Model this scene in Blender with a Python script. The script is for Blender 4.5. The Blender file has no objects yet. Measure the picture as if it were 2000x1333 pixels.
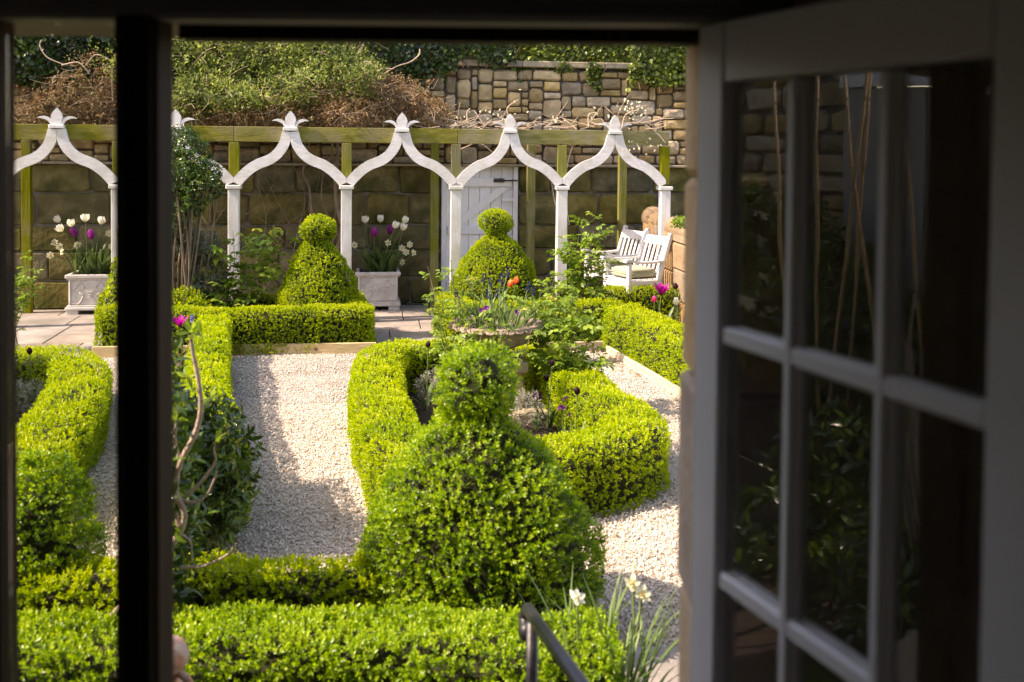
import bpy, bmesh, math, random
import numpy as np
from mathutils import Vector, Matrix

R = math.radians
rng = np.random.default_rng(11)
random.seed(5)
scene = bpy.context.scene
COL = scene.collection

# ------------------------------------------------------------------ camera, sky, sun, exposure
FPX, PPX, PPY, EYE = 1944.0, 1000.0, 346.0, 2.32      # focal length and principal point in photo pixels, eye height
PITCH, ROLL = R(1.8), R(0.52)
FW = np.array([0, math.cos(PITCH), -math.sin(PITCH)])
U0 = np.array([0, math.sin(PITCH), math.cos(PITCH)])
X0 = np.array([1.0, 0, 0])
RT = math.cos(ROLL) * X0 + math.sin(ROLL) * U0
UP = -math.sin(ROLL) * X0 + math.cos(ROLL) * U0
cam_d = bpy.data.cameras.new('camera')
cam = bpy.data.objects.new('camera', cam_d)
COL.objects.link(cam)
cam.matrix_world = Matrix(((RT[0], UP[0], -FW[0], 0), (RT[1], UP[1], -FW[1], 0), (RT[2], UP[2], -FW[2], EYE), (0, 0, 0, 1)))
cam_d.sensor_width = 36.0
cam_d.lens = 36.0 * FPX / 2000.0
cam_d.shift_y = -(666.5 - PPY) / 2000.0
cam_d.clip_start = 0.02
cam_d.clip_end = 2000
cam_d.dof.use_dof = True
cam_d.dof.focus_distance = 11.5
cam_d.dof.aperture_fstop = 3.0
scene.camera = cam

SUN_EL, SUN_PHI = R(45), R(15)
SUN = Vector((-math.cos(SUN_EL) * math.cos(SUN_PHI), -math.cos(SUN_EL) * math.sin(SUN_PHI), math.sin(SUN_EL)))
world = bpy.data.worlds.new('World')
scene.world = world
world.use_nodes = True
wn = world.node_tree.nodes
sky = wn.new('ShaderNodeTexSky')
sky.sky_type = 'NISHITA'
sky.sun_disc = False
sky.sun_elevation = SUN_EL
sky.sun_rotation = math.atan2(SUN.x, SUN.y)
world.node_tree.links.new(sky.outputs[0], wn['Background'].inputs[0])
wn['Background'].inputs[1].default_value = 0.15
sun_d = bpy.data.lights.new('sun', 'SUN')
sun_d.energy = 2.8
sun_d.angle = R(0.53)
sun_d.color = (1.0, 0.975, 0.945)
sun = bpy.data.objects.new('sun', sun_d)
COL.objects.link(sun)
sun.rotation_euler = SUN.to_track_quat('Z', 'Y').to_euler()
scene.view_settings.view_transform = 'Standard'
scene.view_settings.look = 'None'
scene.view_settings.exposure = 1.82
scene.view_settings.use_white_balance = True
scene.view_settings.white_balance_temperature = 8700
scene.view_settings.white_balance_tint = 24
scene.view_settings.gamma = 1.0
scene.view_settings.use_curve_mapping = False
scene.cycles.max_bounces = 10
scene.cycles.diffuse_bounces = 5
scene.cycles.transparent_max_bounces = 12


# ------------------------------------------------------------------ placing: pixel of the photograph -> point in the garden
def ray(px, py):
    return FW + (px - PPX) / FPX * RT + (PPY - py) / FPX * UP


def at(px, py, Y):
    r = ray(px, py)
    p = r * (Y / r[1])
    p[2] += EYE
    return p


def gp(px, py, z=0.0):
    r = ray(px, py)
    p = r * ((z - EYE) / r[2])
    p[2] += EYE
    return p


def xy(pts, z):
    return [tuple(gp(a, b, z)[:2]) for a, b in pts]


# ------------------------------------------------------------------ objects
def tag(o, label=None, cat=None, group=None, kind=None):
    if label: o['label'] = label
    if cat: o['category'] = cat
    if group: o['group'] = group
    if kind: o['kind'] = kind
    return o


def thing(name, label, cat, loc=(0, 0, 0), rz=0.0, group=None):
    o = bpy.data.objects.new(name, None)
    o.empty_display_size = 0.1
    COL.objects.link(o)
    o.location = tuple(float(v) for v in loc)
    o.rotation_euler = (0, 0, rz)
    return tag(o, label, cat, group)


def np_mesh(name, V, F, mats, tint=None, smooth=False, midx=None):
    """V (n,3), F (m,3) or (m,4) int array"""
    me = bpy.data.meshes.new(name)
    V = np.ascontiguousarray(V, dtype=np.float32)
    F = np.ascontiguousarray(F, dtype=np.int32)
    k = F.shape[1]
    me.vertices.add(len(V)); me.vertices.foreach_set('co', V.ravel())
    me.loops.add(F.size); me.loops.foreach_set('vertex_index', F.ravel())
    me.polygons.add(len(F)); me.polygons.foreach_set('loop_start', np.arange(0, F.size, k, dtype=np.int32))
    if midx is not None:
        me.polygons.foreach_set('material_index', np.ascontiguousarray(midx, dtype=np.int32))
    if tint is not None:
        a = me.attributes.new('tint', 'FLOAT', 'POINT')
        a.data.foreach_set('value', np.ascontiguousarray(tint, dtype=np.float32))
    me.update(calc_edges=True)
    if smooth:
        me.polygons.foreach_set('use_smooth', np.ones(len(F), dtype=bool))
    for m in (mats if isinstance(mats, (list, tuple)) else [mats]):
        me.materials.append(m)
    return me


def put(name, me, parent=None, kind=None):
    o = bpy.data.objects.new(name, me)
    COL.objects.link(o)
    if parent is not None: o.parent = parent
    if kind: o['kind'] = kind
    return o


class MB:
    """collects shapes with python faces; build() links them as one mesh object"""
    def __init__(self):
        self.v, self.f = [], []

    def add(self, V, F):
        b = len(self.v)
        self.v.extend([tuple(map(float, p)) for p in V])
        self.f.extend([tuple(int(i) + b for i in f) for f in F])
        return self

    def box(self, c, s, rz=0.0, bev=0.0, M=None):
        """centre, full size; bev chamfers all edges"""
        hx, hy, hz = s[0] / 2, s[1] / 2, s[2] / 2
        if bev <= 0:
            V = [(x, y, z) for z in (-hz, hz) for y in (-hy, hy) for x in (-hx, hx)]
            F = [(0, 2, 3, 1), (4, 5, 7, 6), (0, 1, 5, 4), (2, 6, 7, 3), (0, 4, 6, 2), (1, 3, 7, 5)]
        else:
            bev = min(bev, hx * .9, hy * .9, hz * .9)
            bm = bmesh.new()
            bmesh.ops.create_cube(bm, size=1.0)
            bmesh.ops.scale(bm, vec=(s[0], s[1], s[2]), verts=bm.verts)
            bmesh.ops.bevel(bm, geom=list(bm.edges), offset=bev, segments=1, affect='EDGES')
            V = [tuple(v.co) for v in bm.verts]
            bm.verts.index_update()
            F = [tuple(v.index for v in f.verts) for f in bm.faces]
            bm.free()
        V = np.array(V)
        if M is not None:
            V = V @ np.array(M.to_3x3()).T
        elif rz:
            cz, sz = math.cos(rz), math.sin(rz)
            V = V @ np.array([[cz, sz, 0], [-sz, cz, 0], [0, 0, 1]])
        return self.add(V + np.array(c), F)

    def bar(self, a, b, w, d, up=(0, 0, 1), bev=0.0):
        """rectangular bar from a to b, w across, d along up-ish"""
        a, b = Vector(a), Vector(b)
        x = (b - a); L = x.length; x.normalize()
        u = Vector(up)
        y = u.cross(x).normalized()
        z = x.cross(y)
        M = Matrix((x, y, z)).transposed()
        return self.box((a + b) / 2, (L, w, d), bev=bev, M=M.to_4x4())

    def tube(self, pts, rad, n=6, cap=True):
        V, F = tube_arrays(pts, rad, n)
        m = len(V)
        F = [tuple(f) for f in F]
        if cap:
            F.append(tuple(range(n - 1, -1, -1)))
            F.append(tuple(range(m - n, m)))
        return self.add(V, F)

    def lathe(self, prof, c=(0, 0, 0), n=32, sq=None):
        V, F = [], []
        for r, z in prof:
            for i in range(n):
                a = 2 * math.pi * i / n
                V.append((c[0] + r * math.cos(a), c[1] + r * math.sin(a), c[2] + z))
        for j in range(len(prof) - 1):
            for i in range(n):
                i2 = (i + 1) % n
                F.append((j * n + i, j * n + i2, (j + 1) * n + i2, (j + 1) * n + i))
        F.append(tuple(range(n - 1, -1, -1)))
        F.append(tuple((len(prof) - 1) * n + i for i in range(n)))
        return self.add(V, F)

    def prism(self, outline, y0, y1):
        """outline in (x,z), extruded in y from y0 to y1"""
        n = len(outline)
        V = [(x, y0, z) for x, z in outline] + [(x, y1, z) for x, z in outline]
        F = [tuple(range(n)), tuple(range(2 * n - 1, n - 1, -1))]
        F += [(i, i + n, (i + 1) % n + n, (i + 1) % n) for i in range(n)]
        return self.add(V, F)

    def build(self, name, m, parent=None, smooth=False, off=None, kind=None, fix=False):
        me = bpy.data.meshes.new(name)
        V = self.v
        if off is not None:
            V = [(p[0] - off[0], p[1] - off[1], p[2] - off[2]) for p in V]
        me.from_pydata(V, [], self.f)
        if fix:
            bm = bmesh.new(); bm.from_mesh(me)
            bmesh.ops.recalc_face_normals(bm, faces=bm.faces); bm.to_mesh(me); bm.free()
        if smooth:
            me.polygons.foreach_set('use_smooth', [True] * len(me.polygons))
        me.materials.append(m)
        return put(name, me, parent, kind)


def tube_arrays(pts, rad, n=6):
    P = np.array(pts, dtype=float)
    m = len(P)
    rad = np.broadcast_to(np.array(rad, dtype=float), (m,)) if np.ndim(rad) < 1 or len(np.atleast_1d(rad)) == 1 else np.array(rad, dtype=float)
    T = np.gradient(P, axis=0)
    T /= np.linalg.norm(T, axis=1)[:, None] + 1e-9
    ref = np.array([0.31, 0.17, 0.93]) if abs(T[:, 2]).mean() < .8 else np.array([0.93, 0.2, 0.1])
    A = np.cross(T, ref); A /= np.linalg.norm(A, axis=1)[:, None] + 1e-9
    B = np.cross(T, A)
    th = np.linspace(0, 2 * math.pi, n, endpoint=False)
    V = P[:, None, :] + rad[:, None, None] * (np.cos(th)[None, :, None] * A[:, None, :] + np.sin(th)[None, :, None] * B[:, None, :])
    F = []
    for j in range(m - 1):
        for i in range(n):
            i2 = (i + 1) % n
            F.append((j * n + i, j * n + i2, (j + 1) * n + i2, (j + 1) * n + i))
    return V.reshape(-1, 3), np.array(F)


def tubes(list_of, n=5):
    """many tubes joined -> V,F"""
    Vs, Fs, b = [], [], 0
    for pts, rad in list_of:
        V, F = tube_arrays(pts, rad, n)
        Vs.append(V); Fs.append(F + b); b += len(V)
    return np.concatenate(Vs), np.concatenate(Fs)


def catmull(pts, per=8, closed=False):
    P = np.array(pts, dtype=float)
    n = len(P)
    out = []
    rngi = range(n if closed else n - 1)
    for i in rngi:
        p0 = P[(i - 1) % n] if closed or i > 0 else 2 * P[0] - P[1]
        p1, p2 = P[i], P[(i + 1) % n]
        p3 = P[(i + 2) % n] if closed or i + 2 < n else 2 * P[-1] - P[-2]
        for k in range(per):
            t = k / per
            out.append(0.5 * ((2 * p1) + (p2 - p0) * t + (2 * p0 - 5 * p1 + 4 * p2 - p3) * t * t + (3 * p1 - p0 - 3 * p2 + p3) * t ** 3))
    if not closed: out.append(P[-1])
    return np.array(out)


# ------------------------------------------------------------------ materials
def new_mat(name):
    m = bpy.data.materials.new(name)
    m.use_nodes = True
    nt = m.node_tree
    return m, nt, nt.nodes, nt.links, nt.nodes['Principled BSDF']


def ramp(nodes, stops):
    r = nodes.new('ShaderNodeValToRGB')
    el = r.color_ramp.elements
    while len(el) < len(stops): el.new(0.5)
    for e, (p, c) in zip(el, stops):
        e.position = p
        e.color = (*c, 1)
    return r


def surf(name, stops, rough=0.8, scale=6.0, bump=0.0, bscale=None, stretch=None, vary=0.0, spec=0.3, detail=6.0, metallic=0.0, bdist=0.01, rough2=None, stain=None):
    """noise coloured surface; vary = brightness change per object; stain = (colour, amount, scale)"""
    m, nt, nd, lk, b = new_mat(name)
    tc = nd.new('ShaderNodeTexCoord')
    src = tc.outputs['Object']
    if stretch:
        mp = nd.new('ShaderNodeMapping'); mp.inputs['Scale'].default_value = stretch
        lk.new(src, mp.inputs['Vector']); src = mp.outputs['Vector']
    nz = nd.new('ShaderNodeTexNoise'); nz.noise_dimensions = '4D'
    nz.inputs['Scale'].default_value = scale; nz.inputs['Detail'].default_value = detail; nz.inputs['Roughness'].default_value = 0.62
    lk.new(src, nz.inputs['Vector'])
    oi = nd.new('ShaderNodeObjectInfo')
    mu = nd.new('ShaderNodeMath'); mu.operation = 'MULTIPLY'; mu.inputs[1].default_value = 37.0
    lk.new(oi.outputs['Random'], mu.inputs[0]); lk.new(mu.outputs[0], nz.inputs['W'])
    rp = ramp(nd, stops)
    lk.new(nz.outputs['Fac'], rp.inputs['Fac'])
    col = rp.outputs['Color']
    if stain:
        n2 = nd.new('ShaderNodeTexNoise'); n2.inputs['Scale'].default_value = stain[2]; n2.inputs['Detail'].default_value = 5
        lk.new(tc.outputs['Object'], n2.inputs['Vector'])
        r2 = ramp(nd, [(0.45, (0, 0, 0)), (0.65, (stain[1],) * 3)])
        lk.new(n2.outputs['Fac'], r2.inputs['Fac'])
        mx = nd.new('ShaderNodeMixRGB'); mx.inputs[2].default_value = (*stain[0], 1)
        lk.new(r2.outputs['Color'], mx.inputs[0]); lk.new(col, mx.inputs[1]); col = mx.outputs[0]
    if vary:
        hs = nd.new('ShaderNodeHueSaturation')
        mr = nd.new('ShaderNodeMapRange'); mr.inputs['To Min'].default_value = 1 - vary; mr.inputs['To Max'].default_value = 1 + vary
        lk.new(oi.outputs['Random'], mr.inputs['Value']); lk.new(mr.outputs[0], hs.inputs['Value'])
        m2 = nd.new('ShaderNodeMath'); m2.operation = 'MULTIPLY'; m2.inputs[1].default_value = 7.13
        fr = nd.new('ShaderNodeMath'); fr.operation = 'FRACT'
        lk.new(oi.outputs['Random'], m2.inputs[0]); lk.new(m2.outputs[0], fr.inputs[0])
        ms = nd.new('ShaderNodeMapRange'); ms.inputs['To Min'].default_value = 0.7; ms.inputs['To Max'].default_value = 1.2
        lk.new(fr.outputs[0], ms.inputs['Value']); lk.new(ms.outputs[0], hs.inputs['Saturation'])
        lk.new(col, hs.inputs['Color']); col = hs.outputs['Color']
    lk.new(col, b.inputs['Base Color'])
    b.inputs['Roughness'].default_value = rough
    b.inputs['Specular IOR Level'].default_value = spec
    b.inputs['Metallic'].default_value = metallic
    if bump:
        bz = nd.new('ShaderNodeTexNoise'); bz.inputs['Scale'].default_value = bscale or scale * 4; bz.inputs['Detail'].default_value = 6
        lk.new(src, bz.inputs['Vector'])
        bp = nd.new('ShaderNodeBump'); bp.inputs['Strength'].default_value = bump; bp.inputs['Distance'].default_value = bdist
        lk.new(bz.outputs['Fac'], bp.inputs['Height']); lk.new(bp.outputs['Normal'], b.inputs['Normal'])
    return m


def leaf_mat(name, stops, trans=0.35, rough=0.45, spec=0.4, tcol=None):
    m, nt, nd, lk, b = new_mat(name)
    at_ = nd.new('ShaderNodeAttribute'); at_.attribute_name = 'tint'
    rp = ramp(nd, stops)
    lk.new(at_.outputs['Fac'], rp.inputs['Fac'])
    lk.new(rp.outputs['Color'], b.inputs['Base Color'])
    b.inputs['Roughness'].default_value = rough
    b.inputs['Specular IOR Level'].default_value = spec
    tr = nd.new('ShaderNodeBsdfTranslucent')
    hs = nd.new('ShaderNodeHueSaturation'); hs.inputs['Value'].default_value = 1.5; hs.inputs['Saturation'].default_value = 1.05
    hs.inputs['Hue'].default_value = 0.49
    lk.new(rp.outputs['Color'], hs.inputs['Color']); lk.new(hs.outputs['Color'], tr.inputs['Color'])
    mx = nd.new('ShaderNodeMixShader'); mx.inputs[0].default_value = trans
    lk.new(b.outputs[0], mx.inputs[1]); lk.new(tr.outputs[0], mx.inputs[2])
    lk.new(mx.outputs[0], nd['Material Output'].inputs['Surface'])
    return m


def glass_mat(name):
    m, nt, nd, lk, b = new_mat(name)
    nd.remove(b)
    geo = nd.new('ShaderNodeNewGeometry')
    mr = nd.new('ShaderNodeMapRange'); mr.inputs['To Min'].default_value = 1.52; mr.inputs['To Max'].default_value = 1 / 1.52
    lk.new(geo.outputs['Backfacing'], mr.inputs['Value'])
    fr = nd.new('ShaderNodeFresnel'); lk.new(mr.outputs[0], fr.inputs['IOR'])
    nz = nd.new('ShaderNodeTexNoise'); nz.inputs['Scale'].default_value = 4.0; nz.inputs['Detail'].default_value = 1
    tc = nd.new('ShaderNodeTexCoord'); lk.new(tc.outputs['Object'], nz.inputs['Vector'])
    bp = nd.new('ShaderNodeBump'); bp.inputs['Strength'].default_value = 0.05; bp.inputs['Distance'].default_value = 0.01
    lk.new(nz.outputs['Fac'], bp.inputs['Height'])
    gl = nd.new('ShaderNodeBsdfGlossy'); gl.inputs['Roughness'].default_value = 0.0
    gl.inputs['Color'].default_value = (1, 1, 1, 1)
    lk.new(bp.outputs['Normal'], gl.inputs['Normal'])
    tr = nd.new('ShaderNodeBsdfTransparent'); tr.inputs['Color'].default_value = (0.97, 0.975, 0.965, 1)
    mx = nd.new('ShaderNodeMixShader')
    lk.new(fr.outputs[0], mx.inputs[0]); lk.new(tr.outputs[0], mx.inputs[1]); lk.new(gl.outputs[0], mx.inputs[2])
    dn = nd.new('ShaderNodeTexNoise'); dn.inputs['Scale'].default_value = 9.0; dn.inputs['Detail'].default_value = 6
    mp = nd.new('ShaderNodeMapping'); mp.inputs['Scale'].default_value = (3, 3, .6)
    lk.new(tc.outputs['Object'], mp.inputs['Vector']); lk.new(mp.outputs[0], dn.inputs['Vector'])
    dr = nd.new('ShaderNodeMapRange'); dr.inputs['From Min'].default_value = .42; dr.inputs['From Max'].default_value = .8; dr.inputs['To Max'].default_value = .022
    lk.new(dn.outputs['Fac'], dr.inputs['Value'])
    df_ = nd.new('ShaderNodeBsdfDiffuse'); df_.inputs['Color'].default_value = (.6, .58, .55, 1)
    m2 = nd.new('ShaderNodeMixShader')
    lk.new(dr.outputs[0], m2.inputs[0]); lk.new(mx.outputs[0], m2.inputs[1]); lk.new(df_.outputs[0], m2.inputs[2])
    lk.new(m2.outputs[0], nd['Material Output'].inputs['Surface'])
    return m


M = {}
M['box'] = leaf_mat('box_leaf', [(0.0, (.10, .10, .012)), (0.12, (.09, .15, .008)), (0.35, (.195, .32, .008)), (0.7, (.345, .46, .012)), (1.0, (.49, .55, .03))], .42, .42, .35)
M['box_far'] = leaf_mat('box_leaf_yellow', [(0.0, (.10, .09, .012)), (0.12, (.08, .12, .008)), (0.35, (.175, .275, .009)), (0.7, (.315, .43, .014)), (1.0, (.50, .51, .03))], .38, .45, .3)
M['box_green'] = leaf_mat('box_leaf_green', [(0.0, (.08, .08, .014)), (0.1, (.035, .09, .012)), (0.35, (.12, .245, .012)), (0.7, (.265, .42, .02)), (1.0, (.45, .57, .055))], .40, .36, .5)
M['dark_leaf'] = leaf_mat('laurel_leaf', [(0.0, (.02, .045, .012)), (0.5, (.05, .10, .016)), (0.85, (.10, .19, .02)), (1.0, (.3, .3, .03))], .22, .28, .5)
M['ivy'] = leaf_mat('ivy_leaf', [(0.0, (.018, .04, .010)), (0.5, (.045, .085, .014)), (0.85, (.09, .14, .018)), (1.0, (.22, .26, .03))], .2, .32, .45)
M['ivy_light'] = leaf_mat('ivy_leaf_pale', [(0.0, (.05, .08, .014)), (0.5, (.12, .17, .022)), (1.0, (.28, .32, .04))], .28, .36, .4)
M['rose'] = leaf_mat('rose_leaf', [(0.0, (.07, .13, .018)), (0.5, (.16, .27, .03)), (0.85, (.28, .41, .05)), (1.0, (.38, .36, .07))], .42, .42, .35)
M['grey_leaf'] = leaf_mat('grey_leaf', [(0.0, (.05, .07, .045)), (0.6, (.13, .16, .11)), (1.0, (.25, .28, .2))], .2, .6, .2)
M['silver'] = leaf_mat('silver_leaf', [(0.0, (.16, .17, .13)), (0.6, (.35, .36, .29)), (1.0, (.55, .54, .46))], .2, .7, .2)
M['brown_leaf'] = leaf_mat('dry_clematis_leaf', [(0.0, (.12, .075, .03)), (0.35, (.28, .175, .085)), (0.6, (.42, .30, .17)), (0.75, (.26, .26, .08)), (1.0, (.34, .36, .10))], .25, .7, .15)
M['clematis'] = leaf_mat('clematis_leaf', [(0.0, (.06, .09, .025)), (0.5, (.18, .24, .05)), (0.85, (.33, .40, .09)), (1.0, (.48, .50, .16))], .38, .5, .25)
M['strap'] = leaf_mat('strap_leaf', [(0.0, (.04, .08, .02)), (0.5, (.09, .16, .045)), (1.0, (.2, .3, .1))], .28, .42, .35)
M['petal_white'] = leaf_mat('white_petal', [(0.0, (.75, .74, .62)), (1.0, (.9, .89, .83))], .35, .6, .2)
M['petal_cream'] = leaf_mat('cream_petal', [(0.0, (.7, .66, .42)), (1.0, (.85, .82, .62))], .35, .6, .2)
M['petal_purple'] = leaf_mat('purple_petal', [(0.0, (.25, .025, .2)), (1.0, (.5, .08, .42))], .35, .5, .2)
M['petal_magenta'] = leaf_mat('magenta_petal', [(0.0, (.22, .008, .13)), (1.0, (.5, .03, .3))], .35, .5, .2)
M['petal_pink'] = leaf_mat('pink_petal', [(0.0, (.6, .05, .2)), (1.0, (.75, .12, .32))], .35, .5, .2)
M['petal_dark'] = leaf_mat('maroon_petal', [(0.0, (.018, .004, .012)), (1.0, (.05, .01, .03))], .15, .4, .4)
M['petal_orange'] = leaf_mat('orange_petal', [(0.0, (.7, .16, .06)), (1.0, (.85, .38, .12))], .4, .5, .2)
M['petal_blue'] = leaf_mat('blue_petal', [(0.0, (.02, .02, .08)), (1.0, (.06, .07, .22))], .2, .5, .2)
M['petal_lilac'] = leaf_mat('lilac_petal', [(0.0, (.2, .18, .5)), (1.0, (.35, .32, .75))], .3, .5, .2)
M['petal_violet'] = leaf_mat('violet_petal', [(0.0, (.09, .008, .12)), (1.0, (.26, .04, .30))], .3, .5, .2)
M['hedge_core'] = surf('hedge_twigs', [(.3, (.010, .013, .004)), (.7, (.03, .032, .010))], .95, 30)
M['bark'] = surf('bark', [(.3, (.10, .07, .045)), (.7, (.26, .2, .14))], .9, 20, .5, 60, stretch=(1, 1, .3))
M['pale_bark'] = surf('pale_bark', [(.3, (.26, .19, .14)), (.7, (.48, .39, .31))], .8, 25, .4, 70)
M['twig'] = surf('dry_twig', [(.3, (.32, .23, .16)), (.7, (.58, .46, .35))], .85, 15)
M['green_stem'] = surf('green_stem', [(.3, (.08, .14, .042)), (.7, (.16, .25, .06))], .6, 12)
M['rubble'] = surf('rubble_stone', [(.28, (.25, .17, .085)), (.5, (.43, .315, .17)), (.72, (.55, .425, .25))], .92, 5, .9, 26, vary=.30, spec=.15, bdist=.018, stain=((.22, .17, .10), .6, 3.5))
M['mortar'] = surf('dark_mortar', [(.3, (.09, .08, .07)), (.7, (.19, .17, .15))], .95, 18, .8, 50)
M['ashlar'] = surf('mossy_ashlar', [(.25, (.065, .055, .02)), (.5, (.145, .122, .05)), (.75, (.26, .21, .10))], .93, 3.6, 1.0, 18, vary=.22, spec=.1, bdist=.02, stain=((.045, .05, .016), .9, 2.6))
M['coping'] = surf('coping_stone', [(.3, (.2, .165, .11)), (.7, (.36, .30, .21))], .92, 6, .7, 30, vary=.15)
M['warm_stone'] = surf('warm_sandstone', [(.3, (.20, .13, .065)), (.7, (.34, .235, .13))], .9, 5, .8, 24, vary=.2, bdist=.015)
M['jamb_stone'] = surf('jamb_sandstone', [(.3, (.38, .25, .14)), (.7, (.56, .40, .25))], .9, 9, .7, 40, vary=.14)
M['paving'] = surf('paving_stone', [(.3, (.22, .19, .16)), (.7, (.37, .325, .28))], .88, 4, .4, 28, vary=.13, stain=((.17, .15, .12), .6, 2.5))
M['urn_stone'] = surf('urn_stone', [(.3, (.22, .16, .11)), (.7, (.42, .335, .26))], .93, 8, .6, 40, stain=((.13, .12, .06), .6, 4))
M['pedestal'] = surf('pale_pedestal_stone', [(.3, (.30, .24, .15)), (.7, (.46, .38, .26))], .92, 8, .5, 40)
M['white_wood'] = surf('white_painted_timber', [(.25, (.54, .525, .49)), (.5, (.66, .65, .62)), (.75, (.74, .735, .72))], .5, 5, .35, 12, stretch=(9, 9, .7), spec=.4, bdist=.006, stain=((.40, .40, .27), .55, 3.0))
M['white_rib'] = surf('white_painted_rib', [(.25, (.52, .505, .48)), (.5, (.66, .65, .63)), (.8, (.76, .755, .74))], .5, 7, .7, 30, stretch=(1.2, 5, 5), spec=.4, bdist=.008, vary=.05, stain=((.45, .43, .33), .5, 5.0))
M['door_paint'] = surf('grey_white_door_paint', [(.3, (.72, .72, .74)), (.7, (.82, .82, .83))], .55, 4, .3, 14, stretch=(9, 9, .6), vary=.05, spec=.3)
M['chair_paint'] = surf('white_chair_paint', [(.3, (.66, .65, .64)), (.7, (.74, .735, .73))], .45, 6, .1, spec=.4)
M['green_wood'] = surf('algae_green_timber', [(.25, (.095, .09, .016)), (.5, (.18, .17, .035)), (.78, (.31, .27, .09))], .85, 3, .8, 12, stretch=(1.2, 6, 6), vary=.14, spec=.15, bdist=.008, stain=((.24, .20, .12), .7, 3.0))
M['green_post'] = surf('algae_green_post', [(.25, (.08, .085, .012)), (.5, (.155, .16, .022)), (.78, (.27, .25, .07))], .85, 3, .8, 12, stretch=(8, 8, .7), vary=.14, spec=.15, bdist=.008, stain=((.22, .19, .11), .6, 3.0))
M['edging'] = surf('cream_timber_edging', [(.3, (.42, .33, .19)), (.7, (.60, .50, .33))], .85, 4, .4, 12, stretch=(1, 6, 6), vary=.06)
M['planter'] = surf('planter_lead_white', [(.3, (.46, .43, .40)), (.7, (.62, .595, .565))], .75, 7, .25, 40, stain=((.40, .37, .32), .5, 4))
M['soil'] = surf('soil', [(.3, (.018, .012, .008)), (.7, (.06, .042, .028))], .97, 12, 1.0, 30, bdist=.03)
M['gravel_bed'] = surf('gravel_bed', [(.3, (.30, .245, .185)), (.5, (.50, .42, .33)), (.7, (.66, .58, .48))], .95, 70, 1.0, 90, bdist=.01)
M['iron'] = surf('black_iron', [(.3, (.02, .021, .023)), (.7, (.05, .05, .053))], .42, 14, .15, 50, spec=.5, metallic=.4)
M['steel'] = surf('rusted_bolt', [(.3, (.10, .07, .05)), (.7, (.25, .2, .17))], .6, 20, metallic=.5)
M['cushion'] = surf('sage_cushion', [(.3, (.29, .31, .22)), (.7, (.37, .39, .28))], .9, 40, .2, 90)
M['terracotta'] = surf('terracotta', [(.3, (.34, .13, .06)), (.5, (.46, .20, .10)), (.7, (.56, .30, .18))], .92, 14, .9, 60, stain=((.50, .40, .32), .7, 16))
M['casement_paint'] = surf('white_window_paint', [(.3, (.74, .71, .70)), (.7, (.83, .80, .79))], .36, 5, .25, 30, stretch=(1, 1, 1), spec=.5, bdist=.004)
M['dark_wood'] = surf('dark_stained_window_wood', [(.3, (.010, .006, .004)), (.7, (.045, .026, .014))], .7, 5, .3, 20, stretch=(10, 10, .5), spec=.12)
M['head_wood'] = surf('window_head_paint', [(.3, (.16, .145, .135)), (.7, (.21, .19, .18))], .6, 4, .1, 20)
M['room'] = surf('room_plaster', [(.3, (.50, .465, .44)), (.7, (.56, .525, .50))], .9, 3)
M['room_dark'] = surf('darkened_room_wall', [(.3, (.12, .11, .10)), (.7, (.17, .155, .145))], .9, 3)  # room shade put into the wall colour, keeps the casement panes dark
M['floor_wood'] = surf('floor_boards', [(.3, (.22, .15, .09)), (.7, (.34, .25, .17))], .5, 4, stretch=(1, 8, 1))
M['house_stone'] = surf('house_stone', [(.3, (.26, .2, .13)), (.7, (.42, .34, .24))], .92, 4, .6, 25)
M['shed'] = surf('grey_cladding', [(.3, (.27, .26, .235)), (.7, (.36, .345, .315))], .8, 4, .2, stretch=(8, 8, .6))
M['fascia'] = surf('white_fascia', [(.3, (.62, .61, .6)), (.7, (.72, .71, .7))], .6, 5)
M['roof_felt'] = surf('roof_felt', [(.3, (.05, .05, .055)), (.7, (.1, .1, .1))], .9, 20)
M['bamboo'] = surf('bamboo_cane', [(.3, (.34, .23, .11)), (.7, (.52, .38, .21))], .6, 12)
M['glass'] = glass_mat('window_glass')
gm, gnt, gnd, glk, gb = new_mat('gravel_chip')
ga = gnd.new('ShaderNodeAttribute'); ga.attribute_name = 'tint'
gr_ = ramp(gnd, [(0, (.26, .20, .14)), (.25, (.50, .42, .325)), (.6, (.67, .595, .50)), (1, (.80, .755, .69))])
glk.new(ga.outputs['Fac'], gr_.inputs['Fac']); glk.new(gr_.outputs['Color'], gb.inputs['Base Color'])
gb.inputs['Roughness'].default_value = .9; gb.inputs['Specular IOR Level'].default_value = .2
M['chip'] = gm


# ------------------------------------------------------------------ leaves
def unit(a):
    return a / (np.linalg.norm(a, axis=-1, keepdims=True) + 1e-9)


def lump(p, f=1.0, seed=0.0):
    """smooth pseudo noise, about -1..1"""
    x, y, z = p[:, 0] * f + seed, p[:, 1] * f + 1.7 * seed, p[:, 2] * f - seed
    return (np.sin(2.1 * x + 1.3 * np.sin(1.7 * y + z)) + np.sin(2.3 * y + 1.1 * np.sin(1.9 * z + x)) + np.sin(2.6 * z + 1.2 * np.sin(2.2 * x + y))) / 2.2


def leaves2(P, D, N, L, W):
    """two-triangle folded leaves"""
    S = unit(np.cross(D, N))
    N2 = np.cross(S, D)
    L = np.broadcast_to(L, (len(P),))[:, None]; W = np.broadcast_to(W, (len(P),))[:, None]
    m = P + D * L * .48 + N2 * W * .18
    V = np.stack([P, m + S * W * .5, P + D * L, m - S * W * .5], axis=1).reshape(-1, 3)
    b = np.arange(len(P))[:, None] * 4
    F = np.concatenate([b + np.array([[0, 1, 2]]), b + np.array([[0, 2, 3]])], axis=1).reshape(-1, 3)
    return V, F


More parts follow.
